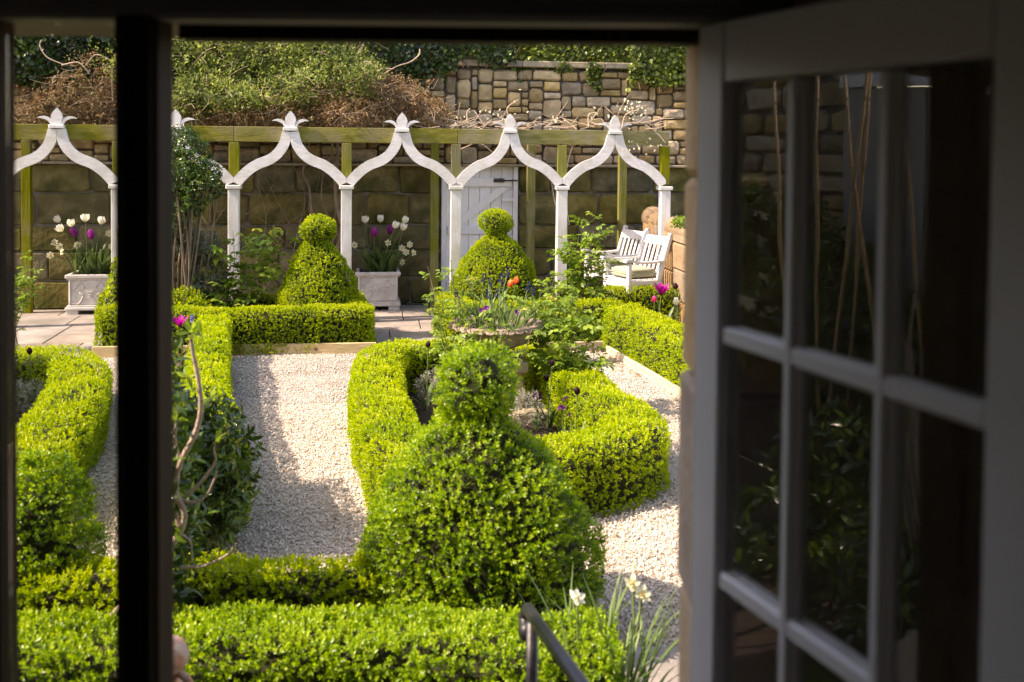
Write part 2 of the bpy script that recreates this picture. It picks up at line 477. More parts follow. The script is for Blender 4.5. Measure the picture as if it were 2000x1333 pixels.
def leaves4(P, D, N, L, W, droop=.12):
    """four-quad leaf: 8 verts, folded and drooping"""
    S = unit(np.cross(D, N)); N2 = np.cross(S, D)
    L = np.broadcast_to(L, (len(P),))[:, None]; W = np.broadcast_to(W, (len(P),))[:, None]
    c1 = P + D * L * .33 + N2 * L * .03
    c2 = P + D * L * .68 - N2 * L * droop * .4
    tp = P + D * L - N2 * L * droop
    f = N2 * W * .12
    V = np.stack([P, c1 + S * W * .46 + f, c1, c1 - S * W * .46 + f, c2 + S * W * .38 + f, c2, c2 - S * W * .38 + f, tp], axis=1).reshape(-1, 3)
    b = np.arange(len(P))[:, None] * 8
    T = [(0, 1, 2), (0, 2, 3), (1, 4, 5), (1, 5, 2), (2, 5, 6), (2, 6, 3), (4, 7, 5), (5, 7, 6)]
    F = (b[:, :, None] + np.array(T)[None]).reshape(-1, 3)
    return V, F


def sprigs(P, N, k, L, slen, spread=.55, upb=.25, tip=.35, base=None, aspect=.58):
    """clusters of k leaves round short shoots; returns V,F,tint"""
    n = len(P)
    up = np.array([0, 0, 1.0])
    A = unit(N + up * upb + rng.normal(0, spread, (n, 3)))
    ref = unit(rng.normal(0, 1, (n, 3)))
    B = unit(np.cross(A, ref)); C = np.cross(A, B)
    tb = rng.uniform(0, .62, n) if base is None else base
    sc = rng.uniform(.75, 1.25, n)
    Ps, Ds, Ns, Ls, Ts = [], [], [], [], []
    ph = rng.uniform(0, 6.28, n)
    for j in range(k):
        t = (j + .5) / k
        th = ph + j * 2.4
        r = np.cos(th)[:, None] * B + np.sin(th)[:, None] * C
        el = .35 + .75 * t
        D = unit(A * el + r * (1.05 - .55 * t) + rng.normal(0, .12, (n, 3)))
        Ps.append(P + A * (slen * sc * (t - .4))[:, None]); Ds.append(D)
        Ns.append(unit(A * 1.0 - r * .6 + rng.normal(0, .25, (n, 3))))
        Ls.append(L * sc * (1.1 - .35 * t) * rng.uniform(.8, 1.2, n))
        Ts.append(np.clip(tb + tip * t + rng.normal(0, .06, n), 0, 1))
    P_, D_, N_, L_, T_ = map(np.concatenate, (Ps, Ds, Ns, Ls, Ts))
    V, F = leaves2(P_, D_, N_, L_, L_ * aspect)
    return V, F, np.repeat(T_, 4)


def hedge(name, label, pts, w, h, mat, closed=False, dens=1200, k=6, L=.024, slen=.035, seed=1.0, cat='hedge', ends=(True, True), z0=0.0, upb=.25, group=None, lumpy=.018):
    C = catmull(pts, 10, closed)
    if closed: C = np.vstack([C, C[:1]])
    seg = np.linalg.norm(np.diff(C, axis=0), axis=1)
    S = np.concatenate([[0], np.cumsum(seg)])
    Ltot = S[-1]
    root = thing(name, label, cat, (C[len(C) // 2][0], C[len(C) // 2][1], z0), group=group)
    off = np.array([C[len(C) // 2][0], C[len(C) // 2][1], z0])
    r = min(.09, w * .3)

    def frame(s):
        cx = np.interp(s, S, C[:, 0]); cy = np.interp(s, S, C[:, 1])
        e = .04
        tx = np.interp(np.clip(s + e, 0, Ltot), S, C[:, 0]) - np.interp(np.clip(s - e, 0, Ltot), S, C[:, 0])
        ty = np.interp(np.clip(s + e, 0, Ltot), S, C[:, 1]) - np.interp(np.clip(s - e, 0, Ltot), S, C[:, 1])
        q = np.hypot(tx, ty) + 1e-9
        return cx, cy, tx / q, ty / q

    hh, tw, al = h - r, w - 2 * r, r * math.pi / 2
    per = 2 * hh + 2 * al + tw
    n = int(Ltot * per * dens)
    s = rng.uniform(0, Ltot, n); q = rng.uniform(0, per, n)
    o = np.zeros(n); z = np.zeros(n); no = np.zeros(n); nzv = np.zeros(n)
    a = q < hh
    o[a] = -w / 2; z[a] = q[a]; no[a] = -1
    b = (q >= hh) & (q < hh + al)
    t = (q[b] - hh) / r
    o[b] = -(w / 2 - r) - r * np.cos(t); z[b] = hh + r * np.sin(t); no[b] = -np.cos(t); nzv[b] = np.sin(t)
    c = (q >= hh + al) & (q < hh + al + tw)
    o[c] = -(w / 2 - r) + (q[c] - hh - al); z[c] = h; nzv[c] = 1
    d = (q >= hh + al + tw) & (q < hh + 2 * al + tw)
    t = (q[d] - hh - al - tw) / r
    o[d] = (w / 2 - r) + r * np.sin(t); z[d] = hh + r * np.cos(t); no[d] = np.sin(t); nzv[d] = np.cos(t)
    e = q >= hh + 2 * al + tw
    o[e] = w / 2; z[e] = hh - (q[e] - hh - 2 * al - tw); no[e] = 1
    cx, cy, tx, ty = frame(s)
    px, py = ty, -tx     # right-hand side of the direction of travel
    P = np.stack([cx + px * o, cy + py * o, z + z0], 1)
    N = np.stack([px * no, py * no, nzv], 1)
    if not closed:
        for end, on in zip((0, 1), ends):
            if not on: continue
            ne = int(w * h * dens)
            se = np.full(ne, 0.0 if end == 0 else Ltot)
            ex, ey, etx, ety = frame(se)
            oo = rng.uniform(-w / 2, w / 2, ne); ez = rng.uniform(0, h, ne)
            sg = -1 if end == 0 else 1
            bulge = .05 * (1 - (2 * oo / w) ** 2)
            P = np.vstack([P, np.stack([ex + ety * oo + sg * etx * bulge, ey - etx * oo + sg * ety * bulge, ez + z0], 1)])
            N = np.vstack([N, np.stack([sg * etx, sg * ety, np.zeros(ne)], 1)])
    n = len(P)
    P = P + N * (lumpy * lump(P, 3.2, seed) + .7 * lumpy * lump(P, 8.5, seed + 3) - rng.exponential(.010, n) + .002)[:, None]
    P[:, 2] = np.maximum(P[:, 2], z0 + .012)
    tb = np.clip(rng.uniform(.12, .46, n) + .09 * lump(P, 5, seed + 7) + .14 * N[:, 2] + .06, 0, .8)   # paler tint on upward faces
    tb = np.where(lump(P, 1.9, seed + 21) > .95, tb * .45, tb)      # thin, browned patches
    V, F, T = sprigs(P, N, k, L, slen, upb=upb, base=tb)
    put('foliage', np_mesh(name + '_foliage', V - off, F, mat, T), root, 'stuff')
    # woody core
    ss = np.linspace(.04, Ltot - .04, max(4, int(Ltot / .12)))
    if closed: ss = np.linspace(0, Ltot, max(8, int(Ltot / .12)))
    cx, cy, tx, ty = frame(ss)
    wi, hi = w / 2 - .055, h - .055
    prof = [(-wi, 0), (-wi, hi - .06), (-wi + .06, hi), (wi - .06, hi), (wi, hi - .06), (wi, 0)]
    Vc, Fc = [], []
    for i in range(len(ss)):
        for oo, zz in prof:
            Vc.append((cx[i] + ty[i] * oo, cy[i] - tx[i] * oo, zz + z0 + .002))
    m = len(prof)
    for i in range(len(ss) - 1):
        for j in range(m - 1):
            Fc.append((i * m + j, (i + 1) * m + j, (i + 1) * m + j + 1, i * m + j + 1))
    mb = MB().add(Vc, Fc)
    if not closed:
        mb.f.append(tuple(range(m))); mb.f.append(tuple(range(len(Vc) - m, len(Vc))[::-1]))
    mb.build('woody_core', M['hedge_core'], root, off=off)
    return root


def revolve_foliage(root, off, prof, c, mat, dens, k, L, slen, seed, lumpy=.02, upb=.25, name='foliage', aspect=.58, inset=.05, depth=.013):
    prof = np.array(prof, float)
    # sample by area
    r0, z0, r1, z1 = prof[:-1, 0], prof[:-1, 1], prof[1:, 0], prof[1:, 1]
    sl = np.hypot(r1 - r0, z1 - z0); area = math.pi * (r0 + r1) * sl
    n = int(area.sum() * dens)
    idx = rng.choice(len(area), n, p=area / area.sum())
    t = rng.uniform(0, 1, n)
    r = r0[idx] + (r1 - r0)[idx] * t; z = z0[idx] + (z1 - z0)[idx] * t
    th = rng.uniform(0, 2 * math.pi, n)
    nr, nz_ = (z1 - z0)[idx] / sl[idx], -(r1 - r0)[idx] / sl[idx]
    sgn = np.where(z1.max() >= z0.max(), 1, 1)
    N = np.stack([np.cos(th) * nr, np.sin(th) * nr, nz_], 1) * 1.0
    P = np.stack([c[0] + r * np.cos(th), c[1] + r * np.sin(th), c[2] + z], 1)
    P = P + N * (lumpy * lump(P, 4, seed) + .8 * lumpy * lump(P, 10, seed + 3) - rng.exponential(depth, n) + .003)[:, None]
    tb = np.clip(rng.uniform(0, .5, n) + .17 * lump(P, 6.5, seed + 7) + .12 * N[:, 2] + .03, 0, .8)  # lump term puts clump shading into the leaf tint
    V, F, T = sprigs(P, N, k, L, slen, upb=upb, base=tb, aspect=aspect)
    put(name, np_mesh(root.name + '_' + name, V - off, F, mat, T), root, 'stuff')


def topiary(label, c, prof_body, prof_head, mat, dens, k, L, slen, seed, lumpy=.02):
    """bell shaped body under a round head; profiles run from the bottom up"""
    off = np.array(c, float)
    root = thing('topiary', label, 'topiary', c, group='box topiaries with round heads')
    revolve_foliage(root, off, prof_body, c, mat, dens, k, L, slen, seed, lumpy, name='body', depth=.024 if mat is M['box_green'] else .013)
    revolve_foliage(root, off, prof_head, c, mat, dens, k, L, slen, seed + 5, lumpy * .8, name='head', depth=.024 if mat is M['box_green'] else .013)
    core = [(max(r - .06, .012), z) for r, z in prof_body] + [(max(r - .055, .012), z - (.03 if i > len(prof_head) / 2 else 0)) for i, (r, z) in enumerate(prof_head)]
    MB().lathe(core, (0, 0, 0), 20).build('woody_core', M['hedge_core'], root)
    return root


def shrub(name, label, cat, blobs, mat, base, dens=500, L=.05, W=.028, big=True, seed=1, stems=True, bark='bark', k=6, slen=.06, group=None, stem_r=.012):
    """blobs: (x,y,z,rx,ry,rz) in the world; leaves through the outer shell of every blob"""
    off = np.array(base, float)
    root = thing(name, label, cat, base, group=group)
    Ps, Ns = [], []
    for (x, y, z, rx, ry, rz) in blobs:
        n = int(4 * math.pi * ((rx * ry + ry * rz + rx * rz) / 3) * dens)
        d = unit(rng.normal(0, 1, (n, 3)))
        rr = 1 - np.abs(rng.normal(0, .16, n)) + .10 * lump(d * 1.0 + np.array([x, y, z]), 4, seed)
        Ps.append(np.array([x, y, z]) + d * np.array([rx, ry, rz]) * rr[:, None]); Ns.append(d)
    P = np.concatenate(Ps); N = np.concatenate(Ns)
    ok = P[:, 2] > off[2] + .03
    P, N = P[ok], N[ok]
    n = len(P)
    if big:
        A = unit(N + np.array([0, 0, .35]) + rng.normal(0, .5, (n, 3)))
        Pq, Dq, Nq, Tq = [], [], [], []
        tb = np.clip(rng.uniform(0, .6, n) + .12 * lump(P, 4, seed), 0, .8)
        ref = unit(rng.normal(0, 1, (n, 3))); B = unit(np.cross(A, ref)); C = np.cross(A, B)
        for j in range(k):
            th = j * 2.4
            rdir = math.cos(th) * B + math.sin(th) * C
            t = (j + .5) / k
            Pq.append(P + A * slen * (t - .5)); Dq.append(unit(A * (.3 + .7 * t) + rdir + rng.normal(0, .15, (n, 3))))
            Nq.append(unit(A - rdir * .5 + rng.normal(0, .2, (n, 3)))); Tq.append(np.clip(tb + .3 * t + rng.normal(0, .08, n), 0, 1))
        P_, D_, N_, T_ = map(np.concatenate, (Pq, Dq, Nq, Tq))
        sc = rng.uniform(.65, 1.2, len(P_))
        V, F = leaves4(P_, D_, N_, L * sc, W * sc)
        T = np.repeat(T_, 8)
    else:
        V, F, T = sprigs(P, N, k, L, slen, spread=.6, aspect=W / L)
    put('foliage', np_mesh(name + '_foliage', V - off, F, mat, T), root, 'stuff')
    if stems:
        ts = []
        for (x, y, z, rx, ry, rz) in blobs:
            for _ in range(4):
                e = np.array([x, y, z]) + rng.normal(0, .45, 3) * np.array([rx, ry, rz])
                b = off + np.array([rng.normal(0, .05), rng.normal(0, .05), 0])
                mid = (b + e) / 2 + rng.normal(0, .06, 3)
                ts.append((catmull([b, mid, e], 4), np.linspace(stem_r, stem_r * .4, 9)))
        V, F = tubes(ts, 5)
        put('stems', np_mesh(name + '_stems', V - off, F, M[bark], smooth=True), root)
    return root


# ------------------------------------------------------------------ ground, soil, gravel, paving
def sheet(name, poly, z, mat, kind='structure'):
    me = bpy.data.meshes.new(name)
    me.from_pydata([(x, y, z) for x, y in poly], [], [tuple(range(len(poly)))])
    me.materials.append(mat)
    return put(name, me, None, kind)


sheet('ground', [(-400, -400), (400, -400), (400, 400), (-400, 400)], -.02, M['soil'])
gravel_poly = [(-3.3, 4.4), (.4, 4.4), (.4, 3.2), (3.4, 3.2), (3.4, 11.6), (1.2, 11.5), (-5.2, 10.5), (-5.2, 9)]
gravel = sheet('gravel_path', gravel_poly, 0.0, M['gravel_bed'])


def in_poly(p, poly):
    x, y = p[:, 0], p[:, 1]
    c = np.zeros(len(p), bool)
    n = len(poly)
    for i in range(n):
        x1, y1 = poly[i]; x2, y2 = poly[(i + 1) % n]
        cond = ((y1 > y) != (y2 > y)) & (x < (x2 - x1) * (y - y1) / (y2 - y1 + 1e-12) + x1)
        c ^= cond
    return c


def chips(poly, dens_near, dens_far):
    x0, x1 = min(p[0] for p in poly), max(p[0] for p in poly)
    y0, y1 = min(p[1] for p in poly), max(p[1] for p in poly)
    n = int((x1 - x0) * (y1 - y0) * dens_near)
    p = np.stack([rng.uniform(x0, x1, n), rng.uniform(y0, y1, n)], 1)
    p = p[in_poly(p, poly)]
    keep = rng.uniform(0, 1, len(p)) < np.interp(p[:, 1], [5, 10], [1, dens_far / dens_near])
    return p[keep]


gp1 = xy([(425, 690), (700, 690), (770, 1000), (760, 1110), (330, 1130), (330, 1000), (440, 900)], 0)
gp2 = xy([(140, 690), (350, 690), (350, 1130), (60, 1150)], 0)
gp3 = xy([(1090, 690), (1190, 680), (1350, 780), (1350, 1333), (1120, 1333), (1140, 990), (1330, 930), (1200, 760)], 0)
pp = np.concatenate([chips(gp1, 4900, 1800), chips(gp2, 4500, 1800), chips(gp3, 4900, 1800)])
n = len(pp)
oct_v = np.array([(1, 0, 0), (0, 1, 0), (-1, 0, 0), (0, -1, 0), (0, 0, 1), (0, 0, -1)], float)
oct_f = np.array([(0, 1, 4), (1, 2, 4), (2, 3, 4), (3, 0, 4), (1, 0, 5), (2, 1, 5), (3, 2, 5), (0, 3, 5)])
sz = rng.uniform(.0055, .0125, (n, 1, 1)) * rng.uniform(.6, 1.3, (n, 6, 1))
th = rng.uniform(0, 6.28, n)
V = oct_v[None] * sz * np.stack([np.ones(n), np.full(n, .8), rng.uniform(.45, .9, n)], 1)[:, None, :]
tilt = rng.normal(0, .35, n)
ct, st = np.cos(tilt)[:, None], np.sin(tilt)[:, None]
V = np.stack([V[..., 0] * ct - V[..., 2] * st, V[..., 1], V[..., 0] * st + V[..., 2] * ct], -1)
c_, s_ = np.cos(th)[:, None], np.sin(th)[:, None]
V = np.stack([V[..., 0] * c_ - V[..., 1] * s_, V[..., 0] * s_ + V[..., 1] * c_, V[..., 2]], -1)
hgt = .004 + .012 * (.5 + .5 * lump(np.stack([pp[:, 0], pp[:, 1], 0 * pp[:, 0]], 1), 3.0, 2)) * .6
V[..., 0] += pp[:, 0:1]; V[..., 1] += pp[:, 1:2]; V[..., 2] += hgt[:, None] + rng.uniform(0, .005, (n, 1))
F = (np.arange(n)[:, None, None] * 6 + oct_f[None]).reshape(-1, 3)
tint = np.repeat(np.clip(rng.normal(.56, .22, n) + .10 * lump(np.stack([pp[:, 0], pp[:, 1], 0 * pp[:, 0]], 1), 1.6, 5) - (rng.uniform(0, 1, n) < .06) * .4, 0, 1), 6)
put('gravel', np_mesh('gravel', V.reshape(-1, 3), F, M['chip'], tint), None, 'stuff')

# ------------------------------------------------------------------ wall frame: u along the back wall, y away from the viewer
A8 = R(8.0)
W0 = gp(790, 597)
CU, SU = math.cos(A8), math.sin(A8)


def wl(px, py, o):
    """pixel -> (u, z) on the vertical plane through o parallel to the wall"""
    r = ray(px, py)
    nrm = np.array([-SU, CU])
    t = (nrm @ np.array(o[:2])) / (nrm @ r[:2])
    p = r * t
    return float((p[:2] - np.array(o[:2])) @ np.array([CU, SU])), float(p[2] + EYE)


def wp(u, y, z, o=None):
    o = W0 if o is None else o
    return np.array([o[0] + CU * u - SU * y, o[1] + SU * u + CU * y, z])


def stone_shape(w, h, d, rr, chunky=.16, proud=.03):
    """one dressed or rubble stone, face towards -y; w,h face size, d depth: back ring, shoulder ring, face ring, centre"""
    a = min(w, h) * chunky
    out = [(-w / 2 + a, -h / 2), (w / 2 - a, -h / 2), (w / 2, -h / 2 + a), (w / 2, h / 2 - a), (w / 2 - a, h / 2), (-w / 2 + a, h / 2), (-w / 2, h / 2 - a), (-w / 2, -h / 2 + a)]
    out = [(x + rr.uniform(-1, 1) * a * .38, z + rr.uniform(-1, 1) * a * .38) for x, z in out]
    V, F = [], []
    ins = min(.022, min(w, h) * .14)
    for ring in range(3):
        for x, z in out:
            s = 1.0 if ring < 2 else 1 - 2 * ins / max(min(w, h), .01)
            sx = 1 - 2 * ins / w if ring == 2 else 1
            szz = 1 - 2 * ins / h if ring == 2 else 1
            y = (d, 0, -proud + rr.uniform(-.008, .008))[ring]
            V.append((x * sx, y, z * szz))
    V.append((rr.uniform(-.1, .1) * w, -proud - rr.uniform(0, .014), rr.uniform(-.1, .1) * h))
    for ring in range(2):
        for i in range(8):
            j = (i + 1) % 8
            F.append((ring * 8 + i, ring * 8 + j, (ring + 1) * 8 + j, (ring + 1) * 8 + i))
    for i in range(8):
        F.append((16 + i, 16 + (i + 1) % 8, 24))
    return V, F


# paving: individual slabs behind the beds, in wall-parallel rows
pav = put('paving', None, None, 'structure') if False else bpy.data.objects.new('paving', None)
COL.objects.link(pav); pav.location = W0; pav.rotation_euler = (0, 0, A8); pav['kind'] = 'structure'
rr = random.Random(3)
y = 0.0
while y > -4.9:
    dep = rr.choice([.5, .6, .7])
    u = -6.3
    while u < 4.2:
        wd = rr.choice([.55, .7, .85, 1.0])
        ju = .006
        mb = MB().box((u + wd / 2, y - dep / 2, -.028 + rr.uniform(-.002, .003)), (wd - 2 * ju, dep - 2 * ju, .07), bev=.006)
        mb.build('slab', M['paving'], pav)
        u += wd
    y -= dep

# ------------------------------------------------------------------ back wall: dark ashlar below, rubble above
ash = thing('ashlar_wall', 'dark mossy wall of large stone blocks behind the pergola, below its ledge', 'wall', W0, A8)
door_u0, _ = wl(861, 597, W0); door_u1, _ = wl(1010, 597, W0)
_, led_z = wl(790, 321, W0)
_, cop_z = wl(1100, 119, W0)
door_top = wl(940, 323, W0)[1]
UL, UR = -6.6, 4.4
mb = MB()
mb.box(((UL + door_u0) / 2, .33, led_z / 2 - .03), (door_u0 - UL, .5, led_z - .06))
mb.box(((UR + 3 + door_u1) / 2, .33, led_z / 2 - .03), (UR + 3 - door_u1, .5, led_z - .06))
mb.box(((door_u0 + door_u1) / 2, .45, led_z / 2 - .03), (door_u1 - door_u0 - .004, .26, led_z - .06))
mb.build('wall_core', M['mortar'], ash)
zs = [0, .40, .80, 1.16, 1.62, led_z - .004]
rr = random.Random(8)
for i in range(len(zs) - 1):
    h = zs[i + 1] - zs[i]
    for (a, b) in ((UL, door_u0 - .01), (door_u1 + .01, UR + 3)):
        u = a
        while u < b - .02:
            wd = rr.uniform(.45, 1.0)
            if b - u - wd < .35: wd = b - u
            V_, F_ = stone_shape(wd - .014, h - .014, .06, rr, .10, .03)
            o = MB().add(V_, F_).build('block', M['ashlar'], ash)
            o.location = (u + wd / 2, .075 + rr.uniform(-.008, .008), zs[i] + h / 2)
            u += wd

rub = thing('rubble_wall', 'high sunlit garden wall of irregular tan rubble stones under the ivy', 'wall', W0, A8)
UB = .16      # set back behind the ledge
mb = MB().box(((UL - 5.5 + UR + 3) / 2, UB + .37, (led_z + cop_z) / 2 - .1), (UR - UL + 8.5, .5, cop_z - led_z + .06))
mb.build('wall_core', M['mortar'], rub)
cell = .054
nu, nzc = int((UR - UL) / cell), int((cop_z - .09 - led_z) / cell)
occ = np.zeros((nzc, nu), bool)
rr = random.Random(21)
plan = []
for j in range(nzc):
    i = 0
    while i < nu:
        if occ[j, i]:
            i += 1; continue
        hh = rr.choice([2, 2, 3, 3, 3, 4, 5]); ww = rr.choice([3, 4, 5, 6, 7, 8])
        if hh >= 4: ww = rr.choice([4, 5, 6, 8])
        hh = min(hh, nzc - j)
        if nzc - j - hh == 1: hh += 1
        k = 0
        while k < ww and i + k < nu and not occ[j, i + k]: k += 1
        k2 = k
        while k2 < ww + 1 and i + k2 < nu and not occ[j, i + k2]: k2 += 1
        if k2 == k + 1 and (i + k2 >= nu or occ[j, i + k2]): k = k2
        while hh > 1 and occ[j:j + hh, i:i + k].any(): hh -= 1
        occ[j:j + hh, i:i + k] = True
        plan.append((i, j, k, hh))
        i += k
# stones hidden behind the climber are joined into one part
ucl = wl(800, 180, W0)[0]
small = MB()
cnt = 0
plan.sort(key=lambda s: -(s[0] * cell + UL))
for (i, j, k, hh) in plan:
    wd, h = k * cell, hh * cell
    u = UL + (i + k / 2) * cell; z = led_z + (j + hh / 2) * cell
    g = rr.uniform(.005, .012)
    V_, F_ = stone_shape(wd - 2 * g + rr.uniform(-.006, .004), h - 2 * g + rr.uniform(-.006, .004), .06, rr, .17, .03)
    dy = UB + .075 + rr.uniform(-.012, .012)
    if cnt < 298:
        o = MB().add(V_, F_).build('stone', M['rubble'], rub)
        o.location = (u, dy, z)
        cnt += 1
    else:
        small.add(np.array(V_) + np.array([u, dy, z]), F_)
u = UL - 5.5
while u < UL:      # the stretch outside the picture, seen in the window panes only
    z = led_z
    wd = rr.uniform(.25, .5)
    while z < cop_z - .15:
        h = rr.uniform(.12, .24)
        V_, F_ = stone_shape(wd - .02, h - .02, .06, rr, .2, .03)
        small.add(np.array(V_) + np.array([u + wd / 2 + rr.uniform(-.03, .03), UB + .07, z + h / 2]), F_)
        z += h
    u += wd
u = UR
while u < UR + 2.9:
    z = led_z
    wd = rr.uniform(.25, .5)
    while z < cop_z - .14:
        h = min(rr.uniform(.12, .24), cop_z - .085 - z)
        V_, F_ = stone_shape(wd - .018, h - .016, .06, rr, .17, .03)
        small.add(np.array(V_) + np.array([u + wd / 2, UB + .07, z + h / 2]), F_)
        z += h
    u += wd
if small.v: small.build('stones', M['rubble'], rub, kind='stuff')
mb = MB().box((UL - 2.75, UB + .06, led_z / 2), (5.5, .2, led_z)); mb.build('wall_foot', M['ashlar'], rub)
u = UL
while u < UR + 2.9:
    wd = rr.uniform(.5, .8)
    MB().box((u + wd / 2, UB + .30, cop_z - .045), (wd - .008, .62, .09), bev=.01).build('coping_stone', M['coping'], rub)
    u += wd
u = UL
while u < UR + 2.9:      # weathered ledge where the lower wall stands proud
    wd = rr.uniform(.7, 1.2)
    MB().box((u + wd / 2, .035 + rr.uniform(-.006, .006), led_z - .012), (wd - .01, .19, .035), bev=.008).build('ledge_stone', M['coping'], ash)
    u += wd

# ------------------------------------------------------------------ braced door in the wall
dw = door_u1 - door_u0
door = thing('garden_door', 'white ledged and braced timber door with a bolt, set in the dark stone wall', 'door', wp(door_u0, .05, 0), A8)
npl = 6
jw = .07
pw = (dw - 2 * jw) / npl
for i in range(npl):
    MB().box((jw + pw * (i + .5), .02, door_top / 2 + .01), (pw - .006, .03, door_top - .03), bev=.004).build('plank', M['door_paint'], door)
for x in (jw / 2, dw - jw / 2):
    MB().box((x, 0, door_top / 2), (jw - .006, .09, door_top), bev=.006).build('door_post', M['door_paint'], door)
zr = [wl(930, 357, W0)[1], wl(930, 450, W0)[1], .28]
for z in zr:
    MB().box((dw / 2, -.012, z), (dw - 2 * jw - .03, .03, .125), bev=.008).build('ledge_rail', M['door_paint'], door)
for z0, z1 in ((zr[1] + .07, zr[0] - .07), (zr[2] + .07, zr[1] - .07)):
    MB().bar((jw + .12, -.0115, z0), (dw - jw - .12, -.0115, z1), .028, .12, up=(0, -1, 0.0001), bev=.006).build('brace', M['door_paint'], door) if False else \
        MB().prism([(jw + .05, z0), (jw + .22, z0), (dw - jw - .05, z1), (dw - jw - .22, z1)], -.027, .003).build('brace', M['door_paint'], door, fix=True)
ub, zb = wl(975, 353, W0)
mb = MB().box((ub - door_u0, -.034, zb), (.16, .012, .06))
bolt = mb.build('bolt', M['steel'], door)
MB().tube([(ub - door_u0 - .07, -.05, zb), (dw - .01, -.05, zb)], .011, 8).build('bolt_bar', M['iron'], bolt)
MB().box((ub - door_u0 + .02, -.062, zb + .01), (.02, .03, .05)).build('bolt_knob', M['iron'], bolt)
ub, zb = wl(992, 391, W0)
MB().box((ub - door_u0, -.035, zb), (.17, .014, .035), bev=.004).build('latch', M['door_paint'], door)

# ------------------------------------------------------------------ pergola
PO = at(785, 366, 12.96); PO[2] = 0
perg = thing('pergola', 'long white arched pergola with green beams and pointed leaf finials', 'pergola', PO, A8)
post_px = [3, 220, 457, 677, 893, 1096, 1298]
peak_px = [118, 343, 566, 785, 995, 1200]
post_u = [wl(p, 366, PO)[0] for p in post_px]
bay = (post_u[-1] - post_u[2]) / 4
post_u = [post_u[-1] - bay * (6 - i) for i in range(7)]
peak_u = [(post_u[i] + post_u[i + 1]) / 2 for i in range(6)]
cap_z = wl(677, 366, PO)[1]
beam_t = wl(785, 251, PO)[1]; beam_b = wl(785, 280, PO)[1]
col_z = wl(785, 255, PO)[1]; tip_z = wl(785, 220, PO)[1]
for i, u in enumerate(post_u):
    MB().box((u, 0, cap_z / 2), (.135, .135, cap_z - .05), bev=.006).build('post', M['white_wood'], perg)
    MB().box((u, 0, cap_z), (.185, .185, .05), bev=.007).build('post_cap', M['white_wood'], perg)
    MB().box((u, .03, (cap_z + beam_b) / 2 + .02), (.125, .10, beam_b - cap_z - .06), bev=.005).build('stud', M['green_post'], perg)
    MB().box((u, -.01, .04), (.20, .20, .10), bev=.01).build('post_foot', M['paving'], perg)
half = bay / 2
DX = np.array([0.035, .05, .09, .176, .279, .425, .55, .65, .70])
DZ = np.array([0.0, .056, .188, .305, .378, .437, .525, .628, .70])
DX = DX * (half - .022) / .70
ztop, zbot = col_z - .022, cap_z + .026
DZ = DZ / .70 * (ztop - zbot)
for pu in peak_u:
    for s in (-1, 1):
        c = catmull(np.stack([DX, DZ], 1), 4)
        tg = np.gradient(c, axis=0); tg = unit(tg)
        nn = np.stack([-tg[:, 1], tg[:, 0]], 1)
        wdt = .0655
        o1, o2 = c + nn * wdt, c - nn * wdt
        o1[:, 0] = np.clip(o1[:, 0], .0015, half - .0015); o2[:, 0] = np.clip(o2[:, 0], .0015, half + .07)
        o1[:, 1] = np.clip(o1[:, 1], 0, ztop - zbot); o2[:, 1] = np.clip(o2[:, 1], 0, ztop - zbot)
        o1[:, 0] = np.minimum(o1[:, 0], half - .0015); o2[:, 0] = np.minimum(o2[:, 0], half - .0015 if True else 9)
        nseg = len(c)
        Vr, Fr = [], []
        for j in range(nseg):
            for (q, yy) in ((o1[j], -.062), (o2[j], -.062), (o2[j], -.018), (o1[j], -.018)):
                Vr.append((pu + s * q[0], yy, ztop - q[1]))
        for j in range(nseg - 1):
            for k in range(4):
                k2 = (k + 1) % 4
                Fr.append((j * 4 + k, j * 4 + k2, (j + 1) * 4 + k2, (j + 1) * 4 + k))
        Fr += [(0, 1, 2, 3), tuple((nseg - 1) * 4 + q for q in (3, 2, 1, 0))]
        MB().add(Vr, Fr).build('arch_rib', M['white_rib'], perg, fix=True)
    MB().box((pu, -.042, col_z), (.185, .085, .045), bev=.006).build('collar', M['white_wood'], perg)
    b = col_z + .0225
    Hh = tip_z - b
    ctr = [(-.052, b), (.052, b), (.058, b + Hh * .22), (.071, b + Hh * .42), (.062, b + Hh * .62), (.036, b + Hh * .82), (0, tip_z), (-.036, b + Hh * .82), (-.062, b + Hh * .62), (-.071, b + Hh * .42), (-.058, b + Hh * .22)]
    fin = MB().prism([(pu + x, z) for x, z in ctr], -.056, -.026).build('finial', M['white_rib'], perg, fix=True)
    for s in (-1, 1):
        sd = [(.045, 0), (.073, .33), (.10, .44), (.15, .52), (.20, .48), (.238, .38), (.20, .38), (.165, .36), (.13, .30), (.10, .2), (.083, 0.06), (.07, 0)]
        MB().prism([(pu + s * x, b + Hh * q) for x, q in sd], -.050, -.032).build('side_leaf', M['white_rib'], fin, fix=True)
ends = [post_u[0] - .9, post_u[2], post_u[4] + .02, post_u[-1] + .045]
for a, b in zip(ends[:-1], ends[1:]):
    MB().box(((a + b) / 2, .04, (beam_t + beam_b) / 2), (b - a - .004, .11, beam_t - beam_b), bev=.004).build('beam', M['green_wood'], perg)
PD = float(np.dot(W0[:2] - PO[:2], np.array([-SU, CU]))) - .25
rear_px = [53, 848, 1036, 1214]
ro = wp(0, PD, 0, PO)
for px in rear_px:
    u = wl(px, 450, ro)[0]
    MB().box((u, PD, beam_b / 2), (.115, .1, beam_b - .01), bev=.005).build('rear_post', M['green_post'], perg)
    MB().bar((u, .10, beam_t - .06), (u, PD + .10, beam_t - .06), .05, .11, bev=.004).build('rafter', M['green_post'], perg)
